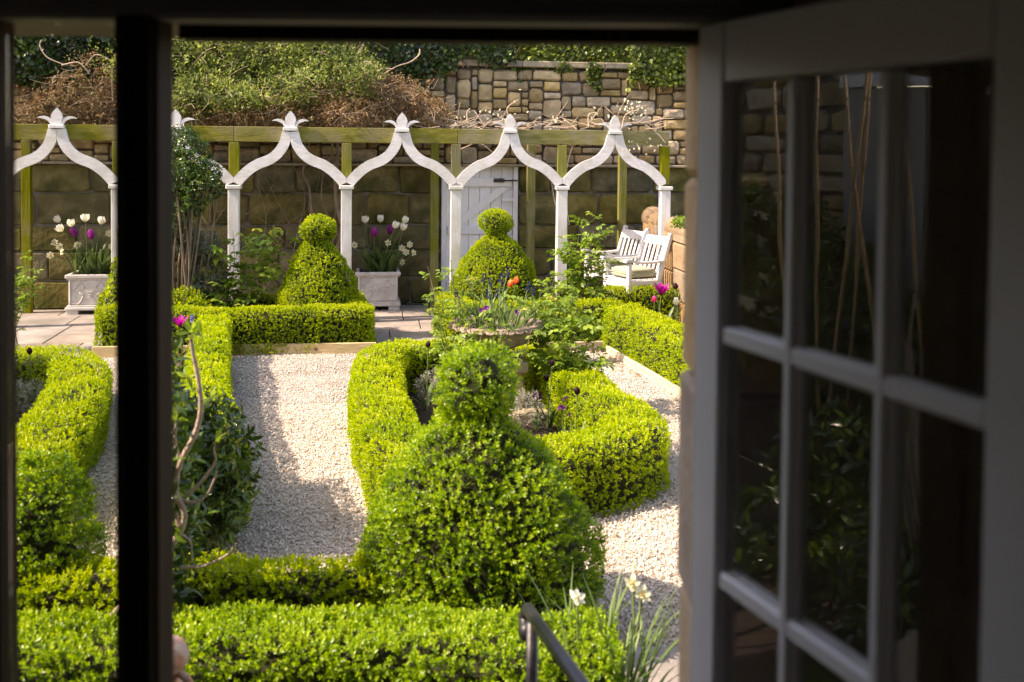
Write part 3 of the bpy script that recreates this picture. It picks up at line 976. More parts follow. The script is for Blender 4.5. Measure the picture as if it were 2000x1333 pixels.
for px in (340, 600):
    u = wl(px, 450, ro)[0]
    MB().bar((u, .10, beam_t - .06), (u, PD + .10, beam_t - .06), .05, .11, bev=.004).build('rafter', M['green_post'], perg)
MB().box(((ends[0] + ends[-1]) / 2, PD + .16, (beam_t + beam_b) / 2), (ends[-1] - ends[0], .08, .15), bev=.004).build('rear_beam', M['green_wood'], perg)


# ------------------------------------------------------------------ hedges
H = .44
ring = xy([(752, 678), (738, 740), (758, 800), (795, 862), (868, 893), (1000, 880), (1120, 862), (1225, 838), (1248, 815), (1205, 782), (1150, 742), (1105, 708), (1060, 682), (970, 668), (860, 668)], H)
hedge('ring_hedge', 'low yellow green box hedge looping round the stone urn bed', ring, .42, H, M['box'], True, 2100, 6, .019, .028, 1.3)
ringL = xy([(-250, 730), (-60, 685), (70, 683), (146, 698), (143, 757), (94, 828), (44, 895), (-30, 960), (-170, 990), (-320, 900)], H)
hedge('ring_hedge', 'low box hedge curving round the left bed beside the dark window post', ringL, .44, H, M['box'], True, 1500, 6, .0205, .030, 2.3)
longL = xy([(418, 616), (406, 680), (404, 740), (410, 800), (420, 850), (428, 885)], .47)
hedge('straight_hedge', 'narrow straight box hedge along the left edge of the gravel path', longL, .33, .47, M['box'], False, 1800, 6, .020, .028, 3.1)
HB = .50
bedL_front = xy([(203, 600), (300, 602), (450, 603), (600, 600), (722, 596)], HB)
hedge('bed_hedge', 'clipped box hedge front of the left far bed above a cream board', bedL_front, .34, HB - .03, M['box_far'], False, 2300, 6, .020, .030, 4.1, z0=.03)
b0 = np.array(bedL_front[-1]); d9 = np.array([-math.sin(R(12)), math.cos(R(12))])
hedge('bed_hedge', 'short return of box hedge at the right end of the left far bed', [tuple(b0 + np.array([-.17, .17])), tuple(b0 + np.array([-.17, 0]) + d9 * 1.15)], .34, HB - .02, M['box_far'], False, 1500, 6, .022, .030, 4.6)
bedL_back = xy([(240, 579), (350, 581), (560, 579), (650, 577)], HB - .02)
hedge('bed_hedge', 'shaded box hedge along the back of the left far bed', bedL_back, .30, HB - .02, M['box_far'], False, 1500, 6, .022, .03, 5.1)
bedR_front = xy([(878, 596), (1000, 594), (1100, 591), (1205, 588)], HB)
hedge('bed_hedge', 'box hedge front of the right far bed behind the stone urn', bedR_front, .36, HB - .03, M['box_far'], False, 1500, 6, .022, .030, 6.1, z0=.03)
kb0, kb1 = gp(1185, 690), gp(1325, 775)
kd = unit((kb1 - kb0)[:2]); kn = np.array([-kd[1], kd[0]])
if kn[0] < 0: kn = -kn
lr = [tuple(kb0[:2] + kn * .25 + kd * t) for t in (-.25, 1.0, 2.2, 3.6, 5.2)]
hedge('straight_hedge', 'long box hedge above a cream board on the right, beside the tulips', lr, .44, HB - .02, M['box'], False, 1500, 6, .020, .030, 7.1, z0=.03)
bedR_back = xy([(1090, 566), (1220, 563), (1345, 563)], HB)
hedge('bed_hedge', 'box hedge at the back of the right bed below the white chairs', bedR_back, .34, HB, M['box_far'], False, 1500, 6, .022, .030, 8.1)
bl = np.array(bedR_front[0])
hedge('bed_hedge', 'short return of box hedge at the left end of the right far bed', [tuple(bl + np.array([.18, .17])), tuple(bl + np.array([.17, 0]) + d9 * 1.25)], .36, HB - .02, M['box_far'], False, 1500, 6, .022, .030, 8.6)
post_hedge = [(-.366 * z_, z_) for z_ in (5.25, 5.8, 6.45)]  # added unseen caster, throws the squared shadow across the gravel path
hedge('shadow_hedge', 'unseen clipped box hedge added behind the window post to shade the gravel', post_hedge, .23, 1.2, M['box'], False, 900, 6, .024, .03, 9.4, lumpy=.010)
HF = .43
band1 = xy([(-60, 1110), (180, 1106), (345, 1102), (550, 1101), (760, 1096)], HF)
hedge('front_hedge', 'shaded box hedge between the gravel and the nearest hedge', band1, .30, HF, M['box'], False, 1700, 7, .0215, .034, 9.1)
band2 = xy([(-160, 1240), (60, 1236), (300, 1228), (550, 1220), (800, 1222), (1000, 1232), (1185, 1236)], HF)
hedge('front_hedge', 'nearest low box hedge across the bottom, ending at the white daffodils', band2, .40, HF, M['box_green'], False, 2500, 8, .0185, .036, 9.9, lumpy=.022)

# ------------------------------------------------------------------ topiaries
def bell(rmax, ztop, sq=1.0):
    pr = [(.70, 0.0), (.88, .06), (.97, .16), (1.0, .27), (.985, .38), (.93, .50), (.83, .63), (.69, .75), (.52, .86), (.36, .94), (.20, 1.0)]
    return [(rmax * r, ztop * z) for r, z in pr]


def head(r, z0, z1):
    out = []
    for i in range(11):
        a = -math.pi / 2 + math.pi * i / 10
        out.append((max(r * math.cos(a), .02), (z0 + z1) / 2 + (z1 - z0) / 2 * math.sin(a)))
    return out


tp = gp(622, 664)
topiary('far box topiary left of the white door, standing behind the low hedge', (tp[0], tp[1], 0), bell(.47, at(622, 472, tp[1])[2] + .02), head(.205, at(622, 474, tp[1])[2], at(622, 423, tp[1])[2]), M['box_far'], 3000, 6, .0195, .028, 11)
tp = gp(968, 648)
zt = at(968, 403, tp[1])[2]; zn = at(968, 462, tp[1])[2]
topiary('far box topiary in front of the white door', (tp[0], tp[1], 0), bell(.56, zn + .03), head(.21, zn - .0, zt - .03), M['box_far'], 2800, 6, .0195, .028, 12)
tp = gp(272, 666)
topiary('far box topiary almost hidden by the dark window post', (tp[0], tp[1], 0), bell(.44, 1.1), head(.23, 1.08, 1.45), M['box_far'], 500, 6, .034, .034, 13)
tp = at(929, 1100, 4.68); Yt = 4.68
zz = lambda yy: at(938, yy, Yt)[2]
sc_ = Yt / FPX
zn = zz(822)
body = [(.50, 0.0), (.54, .10), (241 * sc_, zz(1150)), (238 * sc_, zz(1090)), (222 * sc_, zz(1030)), (197 * sc_, zz(970)), (168 * sc_, zz(915)), (134 * sc_, zz(868)), (98 * sc_, zz(838)), (72 * sc_, zn), (56 * sc_, zn + .02)]
hd = [(52 * sc_, zn - .02), (64 * sc_, zz(805)), (74 * sc_, zz(780)), (78 * sc_, zz(755)), (74 * sc_, zz(728)), (62 * sc_, zz(703)), (46 * sc_, zz(688)), (24 * sc_, zz(679)), (.01, zz(676))]
topiary('largest box topiary in the foreground, beside the iron handrail', (tp[0], tp[1], 0), body, hd, M['box_green'], 2500, 9, .018, .040, 14, .03)
tp = at(64, 1100, 4.55)
dome = thing('box_dome', 'rounded green box bush just inside the left edge of the window', 'topiary', (tp[0], tp[1], 0))
dz = at(64, 890, 4.55)[2]
revolve_foliage(dome, np.array([tp[0], tp[1], 0]), [(.22, 0), (.26, .12), (.265, dz * .35), (.235, dz * .6), (.18, dz * .8), (.11, dz * .94), (.01, dz)], (tp[0], tp[1], 0), M['box_green'], 2000, 9, .019, .040, 15, .03)
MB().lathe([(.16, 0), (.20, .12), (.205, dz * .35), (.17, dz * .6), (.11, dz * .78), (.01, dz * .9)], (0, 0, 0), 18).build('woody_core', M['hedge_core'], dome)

# ------------------------------------------------------------------ soil in the beds
def inset_poly(pts):
    return [tuple(p) for p in catmull(pts, 6, True)]
sheet('bed_soil', inset_poly(ring), .012, M['soil'])
sheet('bed_soil', inset_poly(ringL), .012, M['soil'])
sheet('bed_soil', [bedL_front[0], bedL_front[2], bedL_front[-1], tuple(b0 + d9 * 1.2), bedL_back[0]], .016, M['soil'])
rr_end = kb0[:2] + kn * 1.6
sheet('bed_soil', [bedR_front[0], (kb0[0] + .2, kb0[1]), tuple(kb1[:2] + kn * .2), (3.3, kb1[1]), (3.3, 13.4), tuple(np.array(bedR_back[0])), tuple(bl + d9 * 1.3)], .016, M['soil'])
lb = [tuple(np.array(p) + np.array([-.15, 0])) for p in longL]
sheet('bed_soil', lb + [(lb[-1][0] + .15, lb[-1][1] - 1.4), (lb[-1][0] - .30, lb[-1][1]), (lb[0][0] - .7, lb[0][1])], .014, M['soil'])
sheet('bed_soil', [(-3.2, 3.6), (.55, 3.6), (.45, 4.75), (-3.2, 4.6)], .013, M['soil'])

# ------------------------------------------------------------------ timber edging boards
def edging(label, a, b, h=.09, bolts=()):
    a, b = np.array(a), np.array(b)
    root = thing('timber_edging', label, 'edging board', (*a, 0), math.atan2(b[1] - a[1], b[0] - a[0]))
    L = float(np.linalg.norm(b - a))
    MB().box((L / 2, 0, h / 2), (L, .035, h), bev=.005).build('board', M['edging'], root)
    for t in bolts:
        mb = MB(); V_, F_ = tube_arrays([(t, -.0165, h * .5), (t, -.03, h * .5)], .018, 8)
        mb.add(V_, F_); mb.f.append(tuple(range(8, 16)))
        mb.build('bolt_head', M['steel'], root)
    return root


kl0, kl1 = gp(180, 700)[:2], gp(735, 691)[:2]
eL = float(np.linalg.norm(kl1 - kl0))
edging('cream timber board along the foot of the left far hedge', kl0, kl1, .125, [eL * (329 / 555), eL * (434 / 555)])
edging('cream timber board under the far right hedge behind the urn', gp(880, 693)[:2], gp(1187, 683)[:2], .10)
edging('pale timber board running forward beside the right gravel path', kb0[:2] + kd * .02, kb0[:2] + kd * 5.0, .09)

# ------------------------------------------------------------------ flowers
def strap_arrays(base, az, length, width, lean, bend, n=6):
    """curved strap leaf as a folded strip"""
    V, F = [], []
    p = np.array(base, float); el = math.pi / 2 - lean
    side = np.array([-math.sin(az), math.cos(az), 0])
    for i in range(n + 1):
        t = i / n
        w = width * (math.sin(math.pi * min(.12 + t * .88, 1)) ** .6) * .5 if i < n else .0008
        d = np.array([math.cos(az) * math.cos(el), math.sin(az) * math.cos(el), math.sin(el)])
        nrm = np.cross(side, d)
        V += [p + side * w + nrm * w * .35, p, p - side * w + nrm * w * .35]
        p = p + d * length / n
        el -= bend / n
    for i in range(n):
        a = i * 3
        F += [(a, a + 3, a + 4, a + 1), (a + 1, a + 4, a + 5, a + 2)]
    return np.array(V), np.array(F)


def stem_curve(b, e, sag=.04):
    b, e = np.array(b, float), np.array(e, float)
    m = (b + e) / 2 + np.array([rng.normal(0, sag), rng.normal(0, sag), 0]) + (e - b) * 0
    return catmull([b, m, e], 5)


def petals(c, axis, n, L, W, open_, cup, rings=2, twist=0.0):
    """petals as curved strips: open_ = angle from the axis at the base, cup = how far they curve back in"""
    axis = unit(np.array(axis, float))
    ref = np.array([1, 0, 0]) if abs(axis[0]) < .8 else np.array([0, 1, 0])
    B = unit(np.cross(axis, ref)); C = np.cross(axis, B)
    V, F, T = [], [], []
    m = 5
    for i in range(n):
        th = 2 * math.pi * i / n + twist + rng.normal(0, .06)
        r = math.cos(th) * B + math.sin(th) * C
        s = np.cross(axis, r)
        inner = .93 if i % 2 else 1.05
        ang = open_ * inner * rng.uniform(.85, 1.15)
        p = np.array(c, float)
        b0_ = len(V)
        for j in range(m + 1):
            t = j / m
            w = W * (math.sin(math.pi * (.10 + .82 * t)) ** .8) * .5 if j < m else W * .05
            d = axis * math.cos(ang) + r * math.sin(ang)
            nr = r * math.cos(ang) - axis * math.sin(ang)
            V += [p + s * w - nr * w * .45, p, p - s * w - nr * w * .45]; T += [t * .8, t * .8 + .2, t * .8]
            p = p + d * L / m
            ang -= cup * inner / m
        for j in range(m):
            a = b0_ + j * 3
            F += [(a, a + 3, a + 4, a + 1), (a + 1, a + 4, a + 5, a + 2)]
    return np.array(V), np.array(F), np.array(T)


def flower(name, label, cat, base, tip, petal, kind='tulip', size=.06, leaves=3, leaf_l=.3, leaf_w=.035, group=None, open_=None, axis=None, cupf=2.05):
    base, tip = np.array(base, float), np.array(tip, float)
    root = thing(name, label, cat, base, group=group)
    c = stem_curve(base, tip, .015)
    V, F = tube_arrays(c, .0045 if kind != 'pansy' else .002, 5)
    put('stem', np_mesh('stem', V - base, F, M['green_stem'], smooth=True), root)
    ax = unit(c[-1] - c[-2]) if axis is None else np.array(axis, float)
    if kind == 'tulip':
        o = .95 if open_ is None else open_
        V, F, T = petals(tip, ax, 6, size * 1.25, size * .85, o, o * cupf)
    elif kind == 'lily_tulip':
        V, F, T = petals(tip, ax, 6, size * 1.6, size * .62, .75, .15)
        V2, F2, T2 = petals(tip, ax, 5, size * 1.3, size * .5, .32, -.5, twist=.5)
        F = np.vstack([F, F2 + len(V)]); V = np.vstack([V, V2]); T = np.concatenate([T, T2])
    elif kind == 'open_tulip':
        V, F, T = petals(tip, ax, 6, size * 1.3, size * .95, 1.15, 1.0)
    elif kind == 'daffodil':
        V, F, T = petals(tip, ax, 6, size * .62, size * .42, 1.5, -.15)
        V2, F2, T2 = petals(tip, ax, 6, size * .36, size * .3, .45, .1, twist=.3)
        F = np.vstack([F, F2 + len(V)]); V = np.vstack([V, V2]); T = np.concatenate([T, T2 * .4])
    elif kind == 'pansy':
        V, F, T = petals(tip, ax, 5, size * .6, size * .6, 1.4, .1)
    elif kind == 'spike':       # grape hyacinth or bluebell: many little bells up the stem
        Vs, Fs, Ts, nb = [], [], [], 0
        nst = 14
        for i in range(nst):
            t = i / nst
            p = tip + ax * size * 1.7 * t
            th = i * 2.4
            d = unit(np.array([math.cos(th), math.sin(th), -.35 + .6 * t]))
            V1, F1, T1 = petals(p + d * size * .10, d, 3, size * .40 * (1.05 - .5 * t), size * .38 * (1.05 - .5 * t), .7, 1.3)
            Vs.append(V1); Fs.append(F1 + nb); Ts.append(T1); nb += len(V1)
        V, F, T = np.concatenate(Vs), np.concatenate(Fs), np.concatenate(Ts)
    elif kind == 'cluster':
        Vs, Fs, Ts, nb = [], [], [], 0
        for i in range(9):
            d = unit(rng.normal(0, 1, 3) + np.array([0, 0, .8]))
            V1, F1, T1 = petals(tip + d * size * .45, d, 4, size * .4, size * .42, 1.35, 0)
            Vs.append(V1); Fs.append(F1 + nb); Ts.append(T1); nb += len(V1)
        V, F, T = np.concatenate(Vs), np.concatenate(Fs), np.concatenate(Ts)
    put('bloom', np_mesh('bloom', V - base, F, petal, T, smooth=True), root)
    for i in range(leaves):
        az = rng.uniform(0, 6.28)
        V, F = strap_arrays(base + np.array([math.cos(az), math.sin(az), 0]) * .012, az, leaf_l * rng.uniform(.7, 1.15), leaf_w * rng.uniform(.7, 1.2), rng.uniform(.08, .5), rng.uniform(.2, 1.2))
        put('leaf', np_mesh('leaf', V - base, F, M['strap'], np.full(len(V), rng.uniform(.05, .7)), smooth=True), root)
    return root


ORD = ['leftmost', 'second from the left', 'third from the left', 'fourth from the left', 'fifth from the left', 'sixth from the left', 'seventh from the left', 'eighth from the left', 'ninth from the left', 'tenth from the left', 'rightmost']


def planter(label, px, pyb, w, where, tulips, purples, daffs):
    p = gp(px, pyb)
    root = thing('planter', label, 'planter', (p[0], p[1], 0), A8, group='square white planters of spring bulbs')
    h = w * .92
    hw = w / 2
    for sx in (-1, 1):
        for sy in (-1, 1):
            MB().box((sx * (hw - .075), hw + sy * (hw - .075), .034), (.155, .155, .062), bev=.006).build('foot', M['planter'], root)
    MB().box((0, hw, .085), (w + .03, w + .03, .04), bev=.008).box((0, hw, .117), (w - .01, w - .01, .026), bev=.006).build('plinth', M['planter'], root)
    MB().box((0, hw, .13 + (h - .19) / 2), (w - .05, w - .05, h - .19), bev=.01).build('body', M['planter'], root)
    rim = MB()
    for (cx, cy, sx, sy) in ((0, .02, w + .03, .05), (0, w - .02, w + .03, .05), (-hw + .02, hw, .05, w - .07), (hw - .02, hw, .05, w - .07)):
        rim.box((cx, cy, h - .035), (sx - .002, sy, .05), bev=.008)
    for (cx, cy, sx, sy) in ((0, .028, w - .01, .035), (-hw + .028, hw, .035, w - .08), (hw - .028, hw, .035, w - .08)):
        rim.box((cx, cy, h - .071), (sx, sy, .018), bev=.004)
    rim.build('rim', M['planter'], root)
    MB().box((0, hw, h - .058), (w - .10, w - .10, .03)).build('compost', M['soil'], root)
    # raised ornament: mask and urn in the middle, scrolls in the corners, corner beads
    def relief(name, pts, r):
        pts = [(x * (w - .1) / 2, .025 - .002, .13 + (h - .19) * (.5 + z * .5)) for x, z in pts]
        MB().tube(catmull(pts, 4), r, 6).build(name, M['planter'], root, smooth=True)
    for s in (-1, 1):
        relief('scroll', [(s * .86, .86), (s * .6, .92), (s * .42, .62), (s * .30, .30), (s * .52, .12), (s * .62, .20)], .008)
        relief('scroll', [(s * .86, -.86), (s * .62, -.90), (s * .44, -.62), (s * .34, -.25), (s * .55, -.08)], .008)
        relief('scroll', [(s * .22, .86), (s * .5, .7), (s * .72, .35), (s * .9, .15)], .007)
        relief('corner_bead', [(s * 1.02, -.95), (s * 1.02, 0), (s * 1.02, .95)], .012)
    cz = .13 + (h - .19) * .5
    MB().box((0, .022, cz + .02), (.125, .018, .02), bev=.005).box((0, .022, cz - .004), (.09, .022, .026), bev=.007).box((0, .022, cz - .034), (.05, .02, .03), bev=.007).box((0, .022, cz - .06), (.022, .018, .02), bev=.005).build('mask_relief', M['planter'], root)
    ctr = p + np.array([-SU * hw, CU * hw, 0])

    def spot():
        a = np.array([rng.uniform(-.36, .36) * w, rng.uniform(-.3, .3) * w])
        return np.array([ctr[0] + a[0], ctr[1] + a[1], h - .045])
    for i, (fx, fy) in enumerate(sorted(tulips)):
        b = spot(); t = at(fx, fy + 7, b[1])
        b[0] = .45 * b[0] + .55 * (ctr[0] + np.clip(t[0] - ctr[0], -.2, .2))
        flower('white_tulip', f'{ORD[i]} open white tulip in the planter {where}', 'tulip', b, t, M['petal_white'], 'tulip', .105, 7, .42, .05, f'white tulips in the planter {where}', open_=1.0, cupf=1.6)
    for i, (fx, fy) in enumerate(sorted(purples)):
        b = spot(); t = at(fx, fy + 12, b[1])
        flower('purple_tulip', f'{("left", "right")[i]} purple tulip in the planter {where}', 'tulip', b, t, M['petal_purple'], 'tulip', .12, 7, .42, .05, f'purple tulips in the planter {where}', open_=.6)
    for i, (fx, fy) in enumerate(sorted(daffs)):
        b = spot(); t = at(fx, fy, b[1] - .05)
        b[0] = .4 * b[0] + .6 * (ctr[0] + np.clip(t[0] - ctr[0], -.24, .24))
        flower('daffodil', f'{ORD[i]} small cream daffodil in the planter {where}', 'daffodil', b, t, M['petal_cream'], 'daffodil', .085, 7, .40, .02, f'daffodils in the planter {where}', axis=unit(np.array([rng.normal(0, .5), -1, .1])))
    return root


planter('square white planter of bulbs left of the dark window post', 175, 616, .60, 'left of the window post',
        [(118, 428), (122, 446), (140, 437), (167, 427), (197, 432)], [(150, 450), (179, 456)], [(106, 474), (116, 482), (98, 499), (151, 479), (122, 492), (218, 482), (213, 456)])
planter('square white planter of bulbs between two white pergola posts', 738, 608, .60, 'between the pergola posts',
        [(714, 430), (743, 428), (770, 440), (788, 430), (786, 444)], [(731, 451), (761, 446)], [(692, 479), (785, 485), (800, 478), (793, 493), (808, 494), (758, 475), (785, 512)])

# ------------------------------------------------------------------ urn on its pedestal
up = gp(968, 800)
uY = up[1]
urn = thing('stone_urn', 'weathered wide stone bowl planted with bulbs, on a pedestal inside the looping hedge', 'urn', (up[0], uY, 0))
rz_ = at(968, 632, uY)[2]
rw = 92 * uY / FPX
rimo = MB().lathe([(rw * .42, rz_ - .20), (rw * .70, rz_ - .155), (rw * .80, rz_ - .09), (rw * .83, rz_ - .045), (rw * .97, rz_ - .035), (rw, rz_ - .012), (rw * .985, rz_ + .012), (rw * .90, rz_ + .014), (rw * .84, rz_ - .005), (rw * .78, rz_ - .03)], n=56)
rimo.build('bowl', M['urn_stone'], urn, smooth=False)
eggs = MB()
for i in range(30):
    a = 2 * math.pi * i / 30
    c = np.array([math.cos(a), math.sin(a), 0])
    s = np.array([-math.sin(a), math.cos(a), 0])
    pts = [c * rw * (.985 + .018 * math.sin(math.pi * t)) + s * (t - .5) * .068 + np.array([0, 0, rz_ - .012 - .014 * math.sin(math.pi * t)]) for t in np.linspace(0, 1, 5)]
    eggs.tube(pts, .011, 5)
eggs.build('carved_rim', M['urn_stone'], urn, smooth=True)
MB().lathe([(rw * .46, rz_ - .30), (rw * .44, rz_ - .275), (rw * .26, rz_ - .255), (rw * .24, rz_ - .23), (rw * .40, rz_ - .20)], n=32).build('foot', M['urn_stone'], urn)
MB().lathe([(.02, rz_ - .036), (rw * .80, rz_ - .034)], n=24).build('compost', M['soil'], urn)
ped = thing('pedestal', 'square pale stone pedestal under the urn, hidden by the leaves', 'pedestal', (up[0], uY, 0), R(10))
pt = rz_ - .302
MB().box((0, 0, pt - .045), (.50, .50, .09), bev=.015).build('cap_slab', M['pedestal'], ped)
MB().box((0, 0, (pt - .09) / 2 + .03), (.42, .42, pt - .09 - .06), bev=.01).build('shaft', M['pedestal'], ped)
MB().box((0, 0, .03), (.82, .82, .06), bev=.012).build('base_slab', M['pedestal'], ped)
uc = np.array([up[0], uY, rz_ - .03])


def uspot(k=.5):
    a, r = rng.uniform(0, 6.28), rw * k * math.sqrt(rng.uniform(0, 1))
    return uc + np.array([r * math.cos(a), r * math.sin(a), 0])


hy = [(918, 545), (944, 541), (958, 549), (978, 542), (990, 530), (983, 555), (955, 572), (968, 570), (1030, 558), (1041, 566), (893, 570)]
for i, (fx, fy) in enumerate(sorted(hy)):
    b = uspot(.65); t = at(fx, fy + 10, b[1])
    b[0] = .3 * b[0] + .7 * (uc[0] + np.clip(t[0] - uc[0], -.28, .28))
    flower('grape_hyacinth', f'{ORD[i]} dark blue grape hyacinth in the stone urn', 'flower', b, t, M['petal_blue'], 'spike', .05, 3, .24, .012, 'grape hyacinths in the stone urn')
for (fx, fy), lb_ in (((1007, 546), 'right and taller of the two orange tulips in the stone urn'), ((994, 552), 'left and lower of the two orange tulips in the stone urn')):
    b = uspot(.3); t = at(fx, fy + 9, b[1])
    flower('orange_tulip', lb_, 'tulip', b, t, M['petal_orange'], 'tulip', .062, 3, .26, .04, 'orange tulips in the stone urn', open_=.75)
for (fx, fy), lb_ in (((950, 602), 'violet pansy at the left of the stone urn'), ((1010, 610), 'violet pansy at the right of the stone urn'), ((940, 607), 'dark violet pansy lowest at the left of the stone urn')):
    t = at(fx, fy, uY - .2); b = np.array([t[0], t[1] + .03, uc[2]])
    flower('pansy', lb_, 'pansy', b, t, M['petal_violet'], 'pansy', .042, 0, axis=(0, -.9, .4), group='pansies in the stone urn')
# leaves of the bulbs in the urn: their own clumps
clump = thing('bulb_leaves', 'arching strap leaves of bulbs filling the stone urn', 'plant', uc)
for i in range(95):
    b = uspot(.75)
    az = math.atan2(b[1] - uc[1], b[0] - uc[0]) + rng.normal(0, .5)
    V, F = strap_arrays(b, az, rng.uniform(.16, .40), rng.uniform(.010, .024), rng.uniform(.2, .9), rng.uniform(.2, 1.4))
    put('leaf', np_mesh('leaf', V - uc, F, M['strap'], np.full(len(V), rng.uniform(.15, 1)), smooth=True), clump)


# ------------------------------------------------------------------ roses and leafy plants
def rose(label, base, tops, L=.045, n_side=5, seed=1, mat=None, dens=1.0, cat='rose bush', name='rose_bush', leaf_from=.25, woody='bark', cr=.007):
    """tops: cane tips in the world; compound leaves along every cane and side shoot"""
    base = np.array(base, float)
    root = thing(name, label, cat, base)
    P, D, N, LL, T, side_t = [], [], [], [], [], []
    for tpz in tops:
        tpz = np.array(tpz, float)
        b = base + np.array([rng.normal(0, .05), rng.normal(0, .04), 0])
        m1 = b + (tpz - b) * .35 + rng.normal(0, .035, 3); m2 = b + (tpz - b) * .7 + rng.normal(0, .035, 3)
        c = catmull([b, m1, m2, tpz], 6)
        V, F = tube_arrays(c, np.linspace(cr, cr * .35, len(c)), 6)
        put('cane', np_mesh('cane', V - base, F, M[woody], smooth=True), root)
        shoots = [(c, leaf_from, 9)]
        for _ in range(n_side):
            i = int(rng.uniform(.35, .95) * (len(c) - 1))
            q = c[i]; d = unit(rng.normal(0, 1, 3) * np.array([1, .8, .4]) + np.array([0, 0, .75]))
            ln = rng.uniform(.10, .26) * (L / .045)
            s = catmull([q, q + d * ln * .5 + rng.normal(0, .012, 3), q + d * ln + np.array([0, 0, .02])], 4)
            side_t.append((s, np.linspace(cr * .45, .0015, len(s))))
            shoots.append((s, .15, 6))
        for s, f0, nl in shoots:
            for j in range(int(nl * dens)):
                t = f0 + (1 - f0) * (j + rng.uniform(0, 1)) / max(1, int(nl * dens))
                k = min(t, .999) * (len(s) - 1); i = int(k)
                q = s[i] + (s[i + 1] - s[i]) * (k - i)
                az = rng.uniform(0, 6.28)
                rd = unit(np.array([math.cos(az), math.sin(az), rng.uniform(-.1, .7)]))
                rl = L * rng.uniform(1.0, 1.8)
                tt = np.clip(rng.uniform(.1, .75) + (.2 if t > .85 else 0), 0, 1)
                nrm = unit(np.array([0, 0, 1.0]) + rng.normal(0, .35, 3))
                sd = unit(np.cross(rd, nrm))
                for (a, w, sc) in ((.45, 1, .8), (.45, -1, .8), (.8, 1, .95), (.8, -1, .95), (1.0, 0, 1.1)):
                    p = q + rd * rl * a
                    P.append(p); D.append(unit(rd * (.55 if w else 1) + sd * w + np.array([0, 0, rng.uniform(-.45, .05)]))); N.append(nrm + rng.normal(0, .25, 3)); LL.append(L * sc * rng.uniform(.75, 1.15)); T.append(np.clip(tt + rng.normal(0, .08), 0, 1))
    P, D, N = np.array(P), np.array(D), unit(np.array(N)); LL = np.array(LL)
    V, F = leaves4(P, D, N, LL, LL * .62, .2)
    put('foliage', np_mesh('rose_foliage', V - base, F, mat or M['rose'], np.repeat(np.array(T), 8)), root, 'stuff')
    if side_t:
        V, F = tubes(side_t, 4)
        put('side_shoots', np_mesh('side_shoots', V - base, F, M['green_stem'], smooth=True), root, 'stuff')
    return root


bz = gp(1090, 812); Y = bz[1]
rose('tall open rose bush with bare lower canes right of the urn', bz, [at(1045, 590, Y + .1), at(1080, 575, Y + .15), at(1125, 610, Y), at(1150, 640, Y - .1), at(1165, 700, Y - .1), at(1095, 640, Y - .2), at(1060, 640, Y + .2), at(1120, 580, Y + .3), at(1135, 720, Y - .2)], .06, 6, dens=1.1, leaf_from=.46)
bz = gp(888, 806); Y = bz[1]
rose('slim rose bush with pale shoots left of the urn', bz, [at(835, 520, Y + .1), at(880, 508, Y), at(862, 560, Y), at(895, 575, Y - .1), at(850, 620, Y - .2), at(915, 640, Y - .15)], .05, 4, dens=.85, leaf_from=.4)
bz = gp(940, 856); Y = bz[1]
rose('young rose shoots with soft leaves in front of the urn', bz, [at(915, 620, Y), at(955, 612, Y), at(1015, 605, Y), at(893, 668, Y), at(985, 640, Y), at(1040, 640, Y)], .05, 2, dens=.6, leaf_from=.62)
bz = gp(1040, 712); Y = bz[1]
rose('leafy rose bush behind the right rim of the urn', bz, [at(1055, 545, Y), at(1085, 535, Y), at(1100, 560, Y), at(1120, 590, Y - .1)], .06, 4, dens=.9)
bz = gp(1120, 660); Y = bz[1]
rose('climbing rose with fresh leaves beside the white post near the chairs', bz, [at(1140, 425, Y), at(1115, 470, Y), at(1160, 450, Y), at(1128, 500, Y - .1), at(1170, 500, Y), at(1185, 510, Y), at(1110, 540, Y - .1), at(1150, 520, Y)], .08, 4, dens=.85)
bz = gp(462, 662); Y = bz[1]
rose('broad leaved rose bush at the foot of the white post in the left far bed', bz, [at(455, 450, Y), at(480, 470, Y), at(540, 460, Y), at(505, 490, Y), at(430, 500, Y), at(520, 540, Y), at(440, 545, Y), at(490, 550, Y)], .095, 4, dens=.75, leaf_from=.3, mat=M['rose'])
bz = gp(25, 690); Y = bz[1]
rose('fresh green rose shoots at the left edge of the window', bz, [at(60, 525, Y), at(45, 545, Y), at(30, 560, Y), at(66, 540, Y)], .055, 3, dens=1.0)

# far standard evergreen beside the window post and its grey neighbour
sp_ = gp(352, 668); Y = sp_[1]
cc = at(358, 330, Y)
shrub('standard_tree', 'round headed dark evergreen on a bare stem beside the window post', 'tree', [(cc[0] - .05, Y, cc[2] + .05, .36, .36, .42), (cc[0] + .16, Y - .05, cc[2] - .20, .30, .28, .22), (cc[0] - .15, Y, cc[2] - .1, .34, .3, .3), (cc[0] - .02, Y, cc[2] + .30, .2, .2, .2), (cc[0] + .02, Y, cc[2] - .42, .26, .24, .14), (cc[0] - .12, Y, cc[2] - .62, .22, .2, .2), (cc[0] + .26, Y, cc[2] - .02, .16, .18, .16)], M['dark_leaf'], (sp_[0], Y, 0), 400, .04, .02, True, 3, True, 'bark', 5, .05, stem_r=.02)
cc = at(372, 487, Y)
shrub('grey_shrub', 'fine grey green shrub under the dark standard tree', 'shrub', [(cc[0], Y + .2, cc[2], .30, .25, .22), (cc[0] - .2, Y + .2, cc[2] + .05, .28, .25, .25), (cc[0] + .1, Y + .2, cc[2] - .35, .3, .25, .25)], M['grey_leaf'], (cc[0] - .05, Y + .2, 0), 620, .04, .014, True, 4, True, 'bark', 5, .05)
q = at(358, 590, Y - .3)
